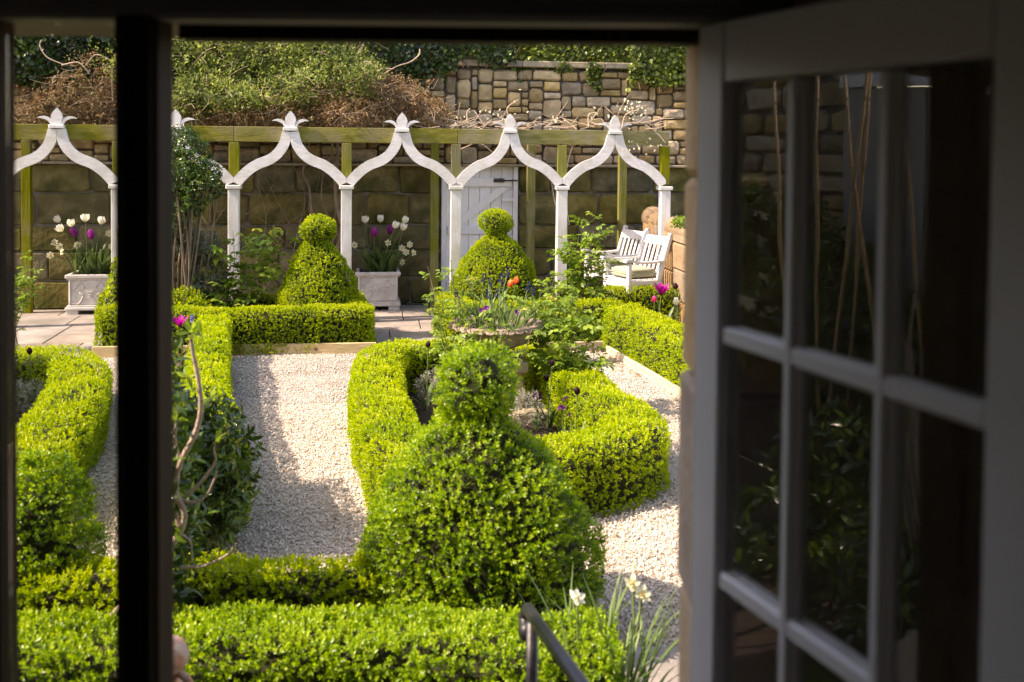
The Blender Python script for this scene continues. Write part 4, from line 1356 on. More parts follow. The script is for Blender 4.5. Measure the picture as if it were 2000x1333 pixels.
shrub('box_bush', 'small bright green bush behind the straight hedge end', 'shrub', [(q[0], q[1], .42, .28, .25, .24)], M['box_far'], (q[0], q[1], 0), 700, .03, .017, False, 5)

# dark perennials between the window post and the straight hedge
for px, py, r_, mt, lb_ in ((352, 690, .22, 'dark_leaf', 'dark glossy plant by the window post, left of the straight hedge top'), (350, 760, .22, 'grey_leaf', 'grey green leafy plant halfway down beside the straight hedge'), (352, 830, .22, 'dark_leaf', 'dark leafy plant beside the straight hedge, above the laurel')):
    q = gp(px, py + 40)
    shrub('perennial', lb_, 'plant', [(q[0] - .20, q[1], .22, r_ * .85, .22, .22)], M[mt], (q[0] - .20, q[1], 0), 330, .065, .026, True, py * .1, True, 'green_stem', 5, .06, stem_r=.005)

# laurel at the end of the straight hedge
lq = gp(372, 1075)
shrub('laurel', 'dark glossy laurel bush spilling over the gravel beside the window post', 'shrub',
      [(lq[0] + .06, lq[1] + .12, .42, .25, .34, .40), (lq[0] - .10, lq[1] + .05, .62, .16, .26, .26), (lq[0] + .04, lq[1] - .08, .24, .25, .34, .22), (lq[0] - .10, lq[1], .45, .14, .35, .40), (-1.47, 4.25, .85, .07, .24, .55), (-1.42, 4.08, .6, .05, .16, .5), (-1.45, 4.2, .4, .06, .24, .4)], M['dark_leaf'], (lq[0] - .05, lq[1], 0), 165, .07, .026, True, 7, True, 'bark', 6, .09)  # last three blobs are unseen additions that shade the front hedge
# bare twisting branch in front of it
bb = thing('bare_shrub', 'bare twisting pale branch with swollen buds rising beside the window post', 'shrub', (lq[0] - .15, 4.05, 0))
bo = np.array([lq[0] - .15, 4.05, 0])
Yb = 4.05
main = catmull([bo, at(340, 1060, Yb), at(342, 960, Yb), at(352, 905, Yb), at(380, 850, Yb), at(392, 800, Yb), at(388, 745, Yb), at(377, 690, Yb), at(372, 655, Yb)], 6)
V, F = tube_arrays(main, np.interp(np.linspace(0, 1, len(main)), [0, .5, .95, 1], [.014, .0105, .0075, .010]) * (1 + .22 * (np.sin(np.arange(len(main)) * 1.9) > .75) + rng.normal(0, .05, len(main))), 8)
put('branch', np_mesh('branch', V - bo, F, M['pale_bark'], smooth=True), bb)
for pts in ([(345, 975), (380, 982), (405, 965), (425, 920)], [(350, 900), (342, 860), (344, 820)], [(362, 970), (390, 945), (420, 905), (418, 880), (421, 860)], [(345, 1110), (400, 1105), (450, 1080), (462, 1060)], [(343, 1000), (352, 1040), (372, 1060), (375, 1100)], [(392, 800), (400, 790), (412, 776)], [(374, 660), (386, 652), (394, 655)]):
    c = catmull([at(a, b, Yb + .02) for a, b in pts], 5)
    V, F = tube_arrays(c, np.linspace(.0085, .003, len(c)) * (1 + .25 * (np.sin(np.arange(len(c)) * 2.1) > .8)), 6)
    put('side_branch', np_mesh('side_branch', V - bo, F, M['pale_bark'], smooth=True), bb)
P_ = np.array([at(a, b, Yb) for a, b in ((378, 648), (388, 655), (370, 650), (421, 862), (412, 776), (366, 735), (345, 820))]); n_ = len(P_)
P_ = np.repeat(P_, 4, 0); D_ = unit(rng.normal(0, 1, (len(P_), 3)) + np.array([0, 0, .5]))
V, F = leaves4(P_, D_, unit(rng.normal(0, 1, (len(P_), 3))), .06, .022)
put('buds', np_mesh('buds', V - bo, F, M['rose'], np.repeat(rng.uniform(.4, .9, len(P_)), 8)), bb, 'stuff')

# single bulbs
def ground_flower(name, label, cat, px, py, zt, petal, kind, size, **kw):
    """a flower whose head shows at (px,py), with head height zt above the ground"""
    t = gp(px, py, zt)
    b = np.array([t[0] + rng.normal(0, .015), t[1] + .02, .012])
    return flower(name, label, cat, b, t, petal, kind, size, **kw)


ground_flower('magenta_tulip', 'magenta lily tulip peeping past the window post', 'tulip', 352, 640, .52, M['petal_magenta'], 'lily_tulip', .085)
ground_flower('bluebell', 'lilac bluebell beside the magenta tulip by the window post', 'flower', 375, 630, .52, M['petal_lilac'], 'spike', .05)
ground_flower('bluebell', 'lilac bluebell low in the dark gap between the two front hedges', 'flower', 571, 1170, .25, M['petal_lilac'], 'spike', .034)
ground_flower('dark_tulip', 'near black tulip tallest among the canes right of the urn', 'tulip', 1127, 772, .48, M['petal_dark'], 'tulip', .056, open_=.75)
ground_flower('dark_tulip', 'near black tulip half hidden in the rose right of the urn', 'tulip', 1078, 716, .52, M['petal_dark'], 'tulip', .05, open_=.7)
ground_flower('dark_tulip', 'near black tulip low among rose stems beneath the urn', 'tulip', 1068, 745, .42, M['petal_dark'], 'tulip', .05, open_=.7)
ground_flower('dark_tulip', 'near black tulip inside the left limb of the urn hedge', 'tulip', 836, 680, .56, M['petal_dark'], 'tulip', .052, open_=.75)
ground_flower('dark_tulip', 'near black tulip in the bed left of the dark window post', 'tulip', 58, 693, .5, M['petal_dark'], 'tulip', .056, open_=.75)
ground_flower('magenta_tulip', 'large magenta lily tulip above the right hedge', 'tulip', 1291, 578, .68, M['petal_magenta'], 'lily_tulip', .105, leaf_l=.4)
ground_flower('dark_tulip', 'near black tulip at the right edge beside the magenta tulip', 'tulip', 1320, 566, .66, M['petal_dark'], 'tulip', .075)
ground_flower('pink_tulip', 'small bright pink tulip below the magenta one', 'tulip', 1278, 591, .56, M['petal_pink'], 'tulip', .07, open_=.8)
ground_flower('white_tulip', 'white tulip at the right edge against the stone jamb', 'tulip', 1321, 597, .56, M['petal_white'], 'tulip', .085, open_=.85)
for px, py, zt, lb_ in ((1108, 783, .32, 'purple wallflower head tallest under the rose canes'), (1097, 800, .27, 'purple wallflower head left and lower under the rose canes'), (1049, 775, .3, 'purple wallflower head beside the pedestal'), (1118, 812, .22, 'purple wallflower head nearest the hedge at the right')):
    ground_flower('wallflower', lb_, 'flower', px, py, zt, M['petal_violet'], 'cluster', .05, leaves=5, leaf_l=.14, leaf_w=.02, group='purple wallflowers beside the urn')
for px, py, r_, lb_ in ((845, 785, .15, 'silver leaved lavender left of the pedestal'), (1030, 828, .13, 'silver leaved lavender in front of the pedestal'), (50, 810, .18, 'silver leaved lavender in the left bed'), (1110, 826, .10, 'low silver plant beneath the wallflowers'), (1328, 640, .12, 'low silver green plant against the stone jamb')):
    q = gp(px, py)
    shrub('silver_plant', lb_, 'plant', [(q[0], q[1], .12, r_, r_, .15)], M['silver'], (q[0], q[1], 0), 1100, .035, .006, False, px * .01, False, k=6, slen=.05)
for i, (px, py) in enumerate(((1175, 606), (1205, 604), (1235, 600), (1262, 610), (1300, 625))):
    q = gp(px, py + 22)
    root = thing('tulip_leaves', 'clump of upright blue green tulip leaves without a bloom behind the right hedge', 'plant', q, group='flowerless tulip clumps in the right bed')
    for _ in range(4):
        V, F = strap_arrays(q, rng.uniform(0, 6.28), rng.uniform(.35, .55), rng.uniform(.03, .055), rng.uniform(.05, .3), rng.uniform(.1, .8))
        put('leaf', np_mesh('leaf', V - q, F, M['strap'], np.full(len(V), rng.uniform(.2, .8)), smooth=True), root)

# ------------------------------------------------------------------ right: step, side wall, chairs
ter = bpy.data.objects.new('terrace', None); COL.objects.link(ter); ter['kind'] = 'structure'
tq = wp(wl(1120, 450, W0)[0], 0, 0)
ter.location = tq; ter.rotation_euler = (0, 0, A8)
for i in range(4):
    for j in range(3):
        MB().box((.42 + i * .82, -.36 - j * .71, .092), (.81, .70, .17), bev=.01).build('slab', M['paving'], ter)
sw0, sw1 = at(1253, 500, 14.5), at(1364, 500, 11.9)
swd = unit((sw1 - sw0)[:2]); swl = float(np.linalg.norm((sw1 - sw0)[:2])) + 3.2
side = thing('side_wall', 'low warm sunlit sandstone wall beside the white chairs', 'wall', (sw0[0], sw0[1], 0), math.atan2(swd[1], swd[0]))
s = 0.0
first = True
while s < swl:
    wd = random.uniform(.4, .62)
    z = 0.0
    top_z = 1.25 if s > .3 else 1.30
    while z < top_z - .02:
        h = min(random.choice([.34, .40, .46]), top_z - z)
        if top_z - z - h < .15: h = top_z - z
        MB().box((s + wd / 2, .16, z + h / 2), (wd - .01, .30 + random.uniform(-.01, .01), h - .01), bev=.018).build('block', M['warm_stone'], side)
        z += h
    s += wd
MB().box((swl / 2, .17, .60), (swl - .04, .25, 1.2)).build('wall_core', M['mortar'], side)
MB().tube([(-.02, .16, 1.285), (.28, .16, 1.285)], .17, 14).build('rounded_coping', M['warm_stone'], side, smooth=True)
MB().tube([(.29, .16, 1.24), (swl, .16, 1.20)], .155, 12).build('rounded_coping', M['warm_stone'], side, smooth=True)
q = at(1330, 438, 12.2)
shrub('wall_plant', 'small pale green plant growing on top of the warm side wall', 'plant', [(q[0] + .03, q[1], q[2], .12, .12, .08)], M['rose'], (q[0] + .03, q[1], q[2] - .07), 700, .05, .025, True, 3, False, k=4, slen=.04)


def chair(label, loc, rz):
    root = thing('garden_chair', label, 'chair', loc, rz, group='white slatted garden chairs')
    m = M['chair_paint']
    # local: +x is the way the sitter faces, y across
    W_ = .56
    for sy in (-1, 1):
        MB().bar((.24, sy * W_ / 2, 0), (.24, sy * W_ / 2, .635), .06, .05, up=(1, 0, 0), bev=.006).build('front_leg', m, root)
        mb = MB().bar((-.22, sy * W_ / 2, 0), (-.22, sy * W_ / 2, .42), .05, .055, up=(1, 0, 0), bev=.005)
        mb.bar((-.215, sy * W_ / 2, .40), (-.40, sy * W_ / 2, .98), .05, .055, up=(1, 0, 0), bev=.006)
        c = (-.405, sy * W_ / 2, .985)
        mb.tube([(c[0] + .002, c[1] - .025, c[2]), (c[0] + .002, c[1] + .025, c[2])], .0285, 10)
        mb.build('back_upright', m, root)
        c = catmull([(-.30, sy * W_ / 2, .64), (-.1, sy * W_ / 2, .625), (.1, sy * W_ / 2, .632), (.24, sy * W_ / 2, .668), (.31, sy * W_ / 2, .655)], 4)
        Vr, Fr = [], []
        for j, p in enumerate(c):
            hw_ = .03 + .012 * j / len(c)
            for dy, dz in ((-hw_, 0), (hw_, 0), (hw_, .028), (-hw_, .028)):
                Vr.append((p[0], p[1] + dy, p[2] + dz))
        for j in range(len(c) - 1):
            for k in range(4): Fr.append((j * 4 + k, j * 4 + (k + 1) % 4, (j + 1) * 4 + (k + 1) % 4, (j + 1) * 4 + k))
        Fr += [(0, 1, 2, 3), tuple(len(c) * 4 - 1 - q for q in range(4))]
        MB().add(Vr, Fr).build('arm', m, root, fix=True)
        MB().bar((-.20, sy * W_ / 2, .37), (.24, sy * W_ / 2, .37), .03, .075, bev=.004).build('side_rail', m, root)
    MB().bar((.245, -W_ / 2 + .03, .355), (.245, W_ / 2 - .03, .355), .03, .09, bev=.004).build('front_rail', m, root)
    for i in range(6):
        MB().box((-.19 + i * .085, 0, .415), (.07, W_ - .04, .02), bev=.004).build('seat_slat', m, root)
    dr = np.array([-.185, 0, .58]); dr /= np.linalg.norm(dr)
    b_ = np.array([-.222, 0, .425])
    for i in range(5):
        yy = -W_ / 2 + .085 + i * (W_ - .17) / 4
        a = b_ + dr * .06 + np.array([0, yy, 0]); e = b_ + dr * .46 + np.array([0, yy, 0])
        MB().bar(a, e, .045, .018, up=(1, 0, 0), bev=.003).build('back_slat', m, root)
    for t, hh in ((.50, .12), (.05, .06)):
        c = b_ + dr * t
        MB().bar((c[0], -W_ / 2 + .024, c[2]), (c[0], W_ / 2 - .024, c[2]), .03, hh, up=tuple(dr), bev=.004).build('back_rail', m, root)
    return root


TZ = .178
ch_rz = math.atan2(-.45, -.9)
c1 = at(1195, 500, 13.85); c2 = at(1236, 500, 13.1)
chair('farther white slatted armchair beside the climbing rose', (c1[0], c1[1], TZ), ch_rz)
chair('nearer white slatted armchair holding the sage green cushion', (c2[0], c2[1], TZ), ch_rz)
for cpos, lb_ in (((c1[0], c1[1]), 'thick sage cushion on the farther white chair'), ((c2[0], c2[1]), 'thick sage green seat cushion on the nearer white chair')):
    cu = thing('cushion', lb_, 'cushion', (cpos[0], cpos[1], TZ + .427), ch_rz, group='sage seat cushions')
    bm = bmesh.new()
    bmesh.ops.create_cube(bm, size=1.0)
    bmesh.ops.subdivide_edges(bm, edges=list(bm.edges), cuts=5, use_grid_fill=True)
    for v in bm.verts:
        x, y_, z = v.co
        f = (1 - (abs(x) * 2) ** 4 * .10) * (1 - (abs(y_) * 2) ** 4 * .10)
        puff = 1 - .35 * max(abs(x) * 2, abs(y_) * 2) ** 4
        v.co = (x * .50 * f, y_ * .50 * f, .068 + z * .135 * puff)
    me = bpy.data.meshes.new('pad'); bm.to_mesh(me); bm.free()
    me.polygons.foreach_set('use_smooth', [True] * len(me.polygons)); me.materials.append(M['cushion'])
    put('pad', me, cu)
    pts = [(.25 * math.cos(a) / max(abs(math.cos(a)), abs(math.sin(a))) * .90, .25 * math.sin(a) / max(abs(math.cos(a)), abs(math.sin(a))) * .90, .07) for a in np.linspace(0, 2 * math.pi, 41)]
    MB().tube(pts, .006, 5, cap=False).build('piping', M['cushion'], cu, smooth=True)

# ------------------------------------------------------------------ climbers and ivy
def blob_points(blobs, dens):
    Ps, Ns = [], []
    for (c, r) in blobs:
        n = int(dens * (r[0] * r[1] + r[1] * r[2] + r[0] * r[2]) / 3 * 4 * math.pi)
        d = unit(rng.normal(0, 1, (n, 3)))
        rr_ = np.clip(1 - np.abs(rng.normal(0, .22, n)) + rng.exponential(.11, n), .2, 1.7)
        Ps.append(np.array(c) + d * np.array(r) * rr_[:, None]); Ns.append(d)
    return np.concatenate(Ps), np.concatenate(Ns)


def creeper(name, label, cat, base, blobs, mat, dens, L, W, k=4, slen=.08, twig=0, twig_mat='twig', seed=1, four=True, twig_len=.35):
    off = np.array(base, float)
    root = thing(name, label, cat, base)
    P, N = blob_points(blobs, dens)
    ok = (lump(P, 4.2, seed) + .6 * lump(P, 9, seed + 2)) < .75      # open pockets
    P, N = P[ok], N[ok]
    P = P + N * np.maximum(0, lump(P, 6.5, seed + 4) - .5)[:, None] * .22     # tufts that stand out
    n = len(P)
    A = unit(N * .6 + np.array([0, -.1, .25]) + rng.normal(0, .7, (n, 3)))
    tb = np.clip(rng.uniform(0, .65, n) + .2 * lump(P, 2.5, seed), 0, .9)
    Pq, Dq, Tq = [], [], []
    for j in range(k):
        Pq.append(P + A * slen * (j / k) + rng.normal(0, slen * .25, (n, 3))); Dq.append(unit(A * .4 + rng.normal(0, .8, (n, 3)))); Tq.append(np.clip(tb + rng.normal(0, .12, n), 0, 1))
    P_, D_, T_ = map(np.concatenate, (Pq, Dq, Tq))
    Nn = unit(rng.normal(0, .6, (len(P_), 3)) + np.array([-.3, -.35, .6]))
    sc = rng.uniform(.6, 1.25, len(P_))
    if four:
        V, F = leaves4(P_, D_, Nn, L * sc, W * sc); T = np.repeat(T_, 8)
    else:
        V, F = leaves2(P_, D_, Nn, L * sc, W * sc); T = np.repeat(T_, 4)
    put('foliage', np_mesh(name + '_foliage', V - off, F, mat, T), root, 'stuff')
    if twig:
        ts = []
        idx = rng.integers(0, n, twig)
        for i in idx:
            p = P[i] - N[i] * .08
            d = unit(rng.normal(0, 1, 3) * np.array([1, .7, .55]))
            ln = rng.uniform(.4, 1.3) * twig_len
            ts.append((catmull([p, p + d * ln * .5 + rng.normal(0, .03, 3), p + d * ln + np.array([0, 0, -.10 * ln]) + rng.normal(0, .04, 3)], 3), np.linspace(.0042, .0018, 7)))
        V, F = tubes(ts, 4)
        put('twigs', np_mesh(name + '_twigs', V - off, F, M[twig_mat], smooth=True), root, 'stuff')
    return root


Yc = 13.9
def cb(px, py, rx, rz, ry=.55, dY=0.0):
    c = at(px, py, Yc + dY)
    return (c, (rx, ry, rz))


trunk_base = wp(wl(652, 590, W0)[0], -.25, 0)
brown = [cb(140, 190, .55, .34), cb(200, 165, .45, .36), cb(90, 215, .5, .24), cb(260, 205, .6, .34), cb(360, 225, .55, .2, dY=-.3), cb(450, 225, .55, .18, dY=-.3), cb(540, 218, .6, .22, dY=-.3), cb(630, 205, .6, .28, dY=-.2), cb(700, 195, .55, .34, dY=-.1), cb(760, 200, .5, .32, dY=.1), cb(800, 215, .4, .24, dY=.2), cb(835, 225, .3, .18, dY=.2), cb(480, 200, .5, .22), cb(680, 225, .5, .2, dY=-.4), cb(590, 185, .5, .28), cb(320, 215, .5, .22)]
creeper('dry_clematis', 'brown twiggy clematis heaped along the pergola top', 'climber', wp(wl(560, 590, W0)[0], -.3, 0), brown, M['brown_leaf'], 420, .05, .015, 5, .08, 2000, 'twig', 3, False, .34)
green = [cb(520, 190, .45, .18, dY=-.45), cb(610, 175, .45, .22, dY=-.4), cb(450, 190, .4, .18, dY=-.45), cb(700, 160, .3, .22, dY=-.3), cb(400, 120, .5, .34), cb(470, 100, .55, .36), cb(550, 110, .6, .36), cb(630, 120, .5, .36), cb(680, 140, .35, .28), cb(400, 185, .38, .26, dY=-.3), cb(370, 205, .3, .18, dY=-.4), cb(480, 165, .5, .3, dY=-.1), cb(570, 165, .45, .26), cb(290, 130, .5, .34), cb(330, 100, .4, .3)]
creeper('green_clematis', 'leafy green climber mounded over the middle of the pergola', 'climber', trunk_base, green, M['clematis'], 560, .048, .03, 4, .09, 1500, 'twig', 5, False)
# whippy bare shoots standing out of the climber
wh = thing('bare_shoots', 'long bare curling shoots arching above the climber on the pergola', 'climber', at(300, 240, Yc))
wo = np.array(wh.location)
for pts in ([(82, 78), (78, 90), (92, 112), (118, 124), (132, 128)], [(120, 128), (150, 122), (165, 132), (175, 145)], [(170, 125), (185, 108), (205, 112), (222, 124)], [(820, 96), (818, 108), (800, 122), (775, 130), (740, 150)], [(680, 150), (705, 125), (722, 122), (738, 140)], [(735, 150), (745, 135), (770, 135)], [(455, 120), (450, 145), (455, 170)], [(600, 250), (615, 262), (632, 280)], [(700, 250), (685, 262), (676, 282)]):
    c = catmull([at(a, b, Yc - .5) for a, b in pts], 6)
    V, F = tube_arrays(c, np.linspace(.011, .005, len(c)), 5)
    put('shoot', np_mesh('shoot', V - wo, F, M['twig'], smooth=True), wh)
# bare vine on the right half of the pergola
vine = thing('bare_vine', 'bare vine stems with opening buds along the right part of the pergola', 'climber', wp(wl(1110, 590, W0)[0], -.5, 0))
vo = np.array(vine.location)
vs = []
for i in range(85):
    px = rng.uniform(835, 1295); py = rng.uniform(238, 254)
    p = at(px, py, 13.25 + rng.uniform(0, .7))
    d = unit(np.array([rng.normal(0, 1.0), rng.normal(0, .6), abs(rng.normal(0, .22))]))
    if rng.uniform() < .14: d = unit(d + np.array([0, 0, .9]))
    ln = rng.uniform(.15, .5)
    vs.append((catmull([p, p + d * ln * .5 + rng.normal(0, .03, 3), p + d * ln + rng.normal(0, .03, 3)], 3), np.linspace(.0065, .0025, 7)))
V, F = tubes(vs, 5)
put('twigs', np_mesh('vine_twigs', V - vo, F, M['twig'], smooth=True), vine, 'stuff')
for pts in ([(1215, 250), (1222, 225), (1245, 215), (1250, 205)], [(1010, 250), (990, 215), (1012, 195)], [(1150, 248), (1150, 225), (1165, 220)], [(915, 250), (912, 222), (918, 212)], [(1020, 290), (1070, 330), (1085, 400), (1110, 440)], [(1118, 285), (1108, 320), (1104, 380), (1112, 440)], [(880, 300), (905, 290), (935, 280), (965, 300)], [(1260, 245), (1285, 262), (1300, 280)]):
    c = catmull([at(a, b, 13.3) for a, b in pts], 6)
    V, F = tube_arrays(c, np.linspace(.012, .006, len(c)), 6)
    put('stem', np_mesh('stem', V - vo, F, M['twig'], smooth=True), vine)
bp_ = []
for (px, py, nb) in ((1235, 215, 16), (1250, 225, 14), (1222, 206, 8), (1080, 238, 10), (1165, 222, 6), (985, 225, 8), (1245, 288, 10), (1012, 197, 4), (1275, 285, 6), (945, 225, 6), (900, 235, 6)):
    for _ in range(nb): bp_.append(at(px + rng.normal(0, 14), py + rng.normal(0, 8), 13.3))
bp_ = np.array(bp_)
V, F = leaves4(bp_, unit(rng.normal(0, 1, (len(bp_), 3)) + np.array([0, 0, .6])), unit(rng.normal(0, 1, (len(bp_), 3))), rng.uniform(.03, .06, len(bp_)), rng.uniform(.02, .035, len(bp_)))
put('buds', np_mesh('vine_buds', V - vo, F, M['petal_cream'], np.repeat(rng.uniform(0, 1, len(bp_)), 8)), vine, 'stuff')
# old stems climbing the dark wall
wv = thing('wall_vine', 'old twisting climber stems against the dark wall left of the door', 'climber', trunk_base)
Yw = trunk_base[1] - .05
for pts, r in (([(655, 600), (650, 520), (668, 450), (655, 380), (660, 280), (650, 240)], .035), ([(665, 590), (672, 500), (655, 430), (668, 360), (648, 300), (660, 250)], .022), ([(620, 590), (612, 470), (605, 370), (592, 340), (600, 300), (610, 250)], .02), ([(640, 560), (650, 460), (628, 380), (640, 300)], .012), ([(560, 560), (580, 460), (595, 380), (560, 300)], .008), ([(500, 520), (520, 430), (505, 360), (520, 290)], .008), ([(420, 500), (400, 430), (350, 400)], .008), ([(585, 470), (545, 400), (510, 330)], .006), ([(370, 560), (352, 470), (358, 390)], .014), ([(480, 420), (520, 385), (560, 300)], .006), ([(640, 420), (600, 480), (575, 540)], .007), ([(400, 470), (430, 420), (460, 380)], .006), ([(530, 500), (560, 440), (590, 420)], .005)):
    c = catmull([at(a, b, Yw + rng.normal(0, .03)) for a, b in pts], 6)
    V, F = tube_arrays(c, np.linspace(r, r * .6, len(c)) * (1 + .15 * np.sin(np.arange(len(c)))), 7)
    put('stem', np_mesh('stem', V - trunk_base, F, M['bark'], smooth=True), wv)
vs = []
for i in range(130):      # fine dead twigs on the wall
    px = rng.uniform(345, 690); py = rng.uniform(290, 560)
    p = at(px, py, Yw + .1)
    d = unit(rng.normal(0, 1, 3) * np.array([1, .15, 1.2]))
    vs.append((catmull([p, p + d * .2 + rng.normal(0, .04, 3), p + d * .45 + rng.normal(0, .05, 3)], 3), np.linspace(.004, .002, 7)))
V, F = tubes(vs, 4)
put('twigs', np_mesh('wall_twigs', V - trunk_base, F, M['bark'], smooth=True), wv, 'stuff')


def ivy(label, patches, mat, dens, L, seed):
    """patches: (u0,u1,z0,z1,thick) boxes on the wall; ragged lower edge"""
    u0 = (patches[0][0] + patches[0][1]) / 2
    base = wp(u0, .5, led_z)
    off = np.array(base)
    root = thing('ivy', label, 'ivy', base)
    Ps = []
    for (a, b, z0, z1, th, yc) in patches:
        n = int((b - a) * (z1 - z0 + th) * dens)
        u = rng.uniform(a, b, n); z = rng.uniform(z0, z1, n)
        rag = z0 + min(.30, (z1 - z0) * .4) * (.5 + .5 * np.sin(u * 3.1 + seed) * np.cos(u * 7.7 + seed)) + .04 * np.sin(u * 17)
        ok = z > rag
        u, z = u[ok], z[ok]
        bul = .5 + .5 * np.sin(u * 2.3 + seed) * np.cos(z * 3.1 + u)
        y = yc - th * (.35 + .65 * bul) * np.sqrt(np.clip(rng.uniform(.25, 1, len(u)), 0, 1)) + rng.normal(0, .03, len(u))
        Ps.append(np.stack([W0[0] + CU * u - SU * y, W0[1] + SU * u + CU * y, z], 1))
    P = np.concatenate(Ps); n = len(P)
    D = unit(rng.normal(0, .6, (n, 3)) + np.array([0, -.5, -.5]))
    N = unit(rng.normal(0, .4, (n, 3)) + np.array([-.1, -.7, .7]))
    sc = rng.uniform(.6, 1.25, n)
    V, F = leaves4(P, D, N, L * sc, L * .9 * sc, .15)
    T = np.clip(rng.uniform(0, .75, n) + .2 * lump(P, 2.2, seed), 0, 1)
    put('foliage', np_mesh('ivy_foliage', V - off, F, mat, np.repeat(T, 8)), root, 'stuff')
    ts = []
    for (a, b, z0, z1, th, yc) in patches:
        for _ in range(int((b - a) * 3) + 2):
            u = rng.uniform(a, b)
            ts.append((catmull([wp(u, yc - .02, z0 + .1), wp(u + rng.normal(0, .15), yc - .04, (z0 + z1) / 2), wp(u + rng.normal(0, .2), yc - .03, z1)], 4), np.linspace(.012, .006, 9)))
    V, F = tubes(ts, 5)
    put('stems', np_mesh('ivy_stems', V - off, F, M['bark'], smooth=True), root, 'stuff')
    return root


uu = lambda px: wl(px, 120, W0)[0]
zt_ = 4.5
ivy('dark ivy hanging over the wall top left of the climber', [(uu(-60), uu(330), led_z + .95, zt_, .38, UB + .02)], M['ivy'], 1500, .075, 1.0)
ivy('dark glossy ivy spilling over the wall in the middle, left of the coping', [(uu(330), uu(690), cop_z - .35, zt_, .30, UB + .02), (uu(690), uu(870), cop_z - .42, zt_, .34, UB + .02), (uu(865), uu(1005), cop_z - .22, zt_, .34, UB + .02)], M['ivy'], 1400, .068, 2.0)
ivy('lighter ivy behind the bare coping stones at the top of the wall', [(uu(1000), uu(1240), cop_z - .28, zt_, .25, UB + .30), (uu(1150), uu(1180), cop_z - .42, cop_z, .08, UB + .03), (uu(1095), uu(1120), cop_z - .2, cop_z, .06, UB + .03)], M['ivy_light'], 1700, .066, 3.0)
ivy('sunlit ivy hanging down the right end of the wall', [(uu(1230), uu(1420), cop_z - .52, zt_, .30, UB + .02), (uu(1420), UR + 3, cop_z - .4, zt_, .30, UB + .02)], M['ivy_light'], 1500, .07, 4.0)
uL = UL - 5.5
ivy('ivy along the wall beyond the left side of the picture', [(uL, uu(-60), cop_z - .4, zt_ - .3, .3, UB + .02)], M['ivy'], 260, .11, 5.0)
# bank behind the wall that carries the ivy
bank = thing('bank_hedge', 'dense evergreen bank behind the high wall', 'hedge', wp(0, 1.4, 0), A8)
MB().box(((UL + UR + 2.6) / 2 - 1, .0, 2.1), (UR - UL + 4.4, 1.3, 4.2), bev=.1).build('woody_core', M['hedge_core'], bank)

# ------------------------------------------------------------------ foreground: handrail, daffodils, slab, pot
ra, rb = at(1031, 1190, 3.15), at(1165, 1380, 2.35)
hr = thing('handrail', 'black iron handrail sloping beside the nearest hedge', 'handrail', (ra[0], ra[1], 0))
ho = np.array([ra[0], ra[1], 0])
dirr = unit(rb - ra)
MB().tube([ra - dirr * .0, ra + (rb - ra) * .5, rb + dirr * .6], .0205, 14).build('rail', M['iron'], hr, smooth=True, off=ho)
sc1 = [ra + np.array([0, 0, 0]), ra - dirr * .02 + np.array([-.008, 0, -.03]), ra + np.array([-.006, 0, -.062])]
MB().tube(catmull(sc1, 4), .019, 10).build('scroll', M['iron'], hr, smooth=True, off=ho)
MB().lathe([(.004, -.03), (.022, -.022), (.03, 0), (.022, .022), (.004, .03)], ra + np.array([-.002, -.005, -.07]), 14).build('knob', M['iron'], hr, smooth=True, off=ho)
pb = ra + dirr * .07
MB().tube([(pb[0], pb[1], pb[2] - .02), (pb[0], pb[1], 0)], .019, 12).build('post', M['iron'], hr, smooth=True, off=ho)
pb = ra + dirr * .95
MB().tube([(pb[0], pb[1], pb[2] - .02), (pb[0], pb[1], 0)], .019, 12).build('post', M['iron'], hr, smooth=True, off=ho)
df = [(1128, 1165, 'sunlit cream daffodil nearest the iron handrail', 0), (1236, 1138, 'tallest pale daffodil against the bright gravel', 1), (1256, 1160, 'pale daffodil right of the tallest one', 1)]
for px, py, lb_, k in df:
    Yd = 3.75 if not k else 3.85
    t = at(px, py, Yd)
    b = at(1195 + (px - 1195) * .45, 1440, Yd + .05); b[2] = .0
    flower('daffodil', lb_, 'daffodil', b, t, M['petal_cream' if k else 'petal_white'], 'daffodil', .06, 8, .62, .016, 'daffodils beside the handrail', axis=(-.45, -.8, -.15))
dl = thing('daffodil_leaves', 'tall strap leaves of the daffodil clump beside the handrail', 'plant', at(1195, 1500, 3.8)); dl.location.z = 0
do = np.array(dl.location)
for i in range(54):
    b = do + np.array([rng.normal(0, .09), rng.normal(0, .09), 0])
    az = rng.uniform(0, 6.28)
    V, F = strap_arrays(b, az, rng.uniform(.42, .68), rng.uniform(.012, .02), rng.uniform(.05, .42), rng.uniform(.1, .9), 8)
    put('leaf', np_mesh('leaf', V - do, F, M['strap'], np.full(len(V), rng.uniform(.3, 1)), smooth=True), dl)
fs = gp(1285, 1268)
pf = bpy.data.objects.new('front_paving', None); COL.objects.link(pf); pf['kind'] = 'structure'; pf.location = (fs[0], fs[1], 0)
for i in range(3):
    for j in range(2):
        MB().box((-.25 + i * .72, -.46 - j * .92, -.005), (.705, .905, .05), bev=.008).build('slab', M['paving'], pf)
tq = at(352, 1333, 3.0)
tc = thing('terracotta_jar', 'pinkish terracotta jar with a loop handle peeping past the window post', 'jar', (tq[0] - .072, 3.0, 0))
jz = at(352, 1258, 3.0)[2]
MB().lathe([(.10, 0), (.13, .05), (.155, .2), (.15, .38), (.11, jz - .16), (.062, jz - .12), (.075, jz - .09), (.094, jz - .06), (.097, jz - .04), (.085, jz - .012), (.06, jz)], (0, 0, 0), 28).build('body', M['terracotta'], tc, smooth=True)
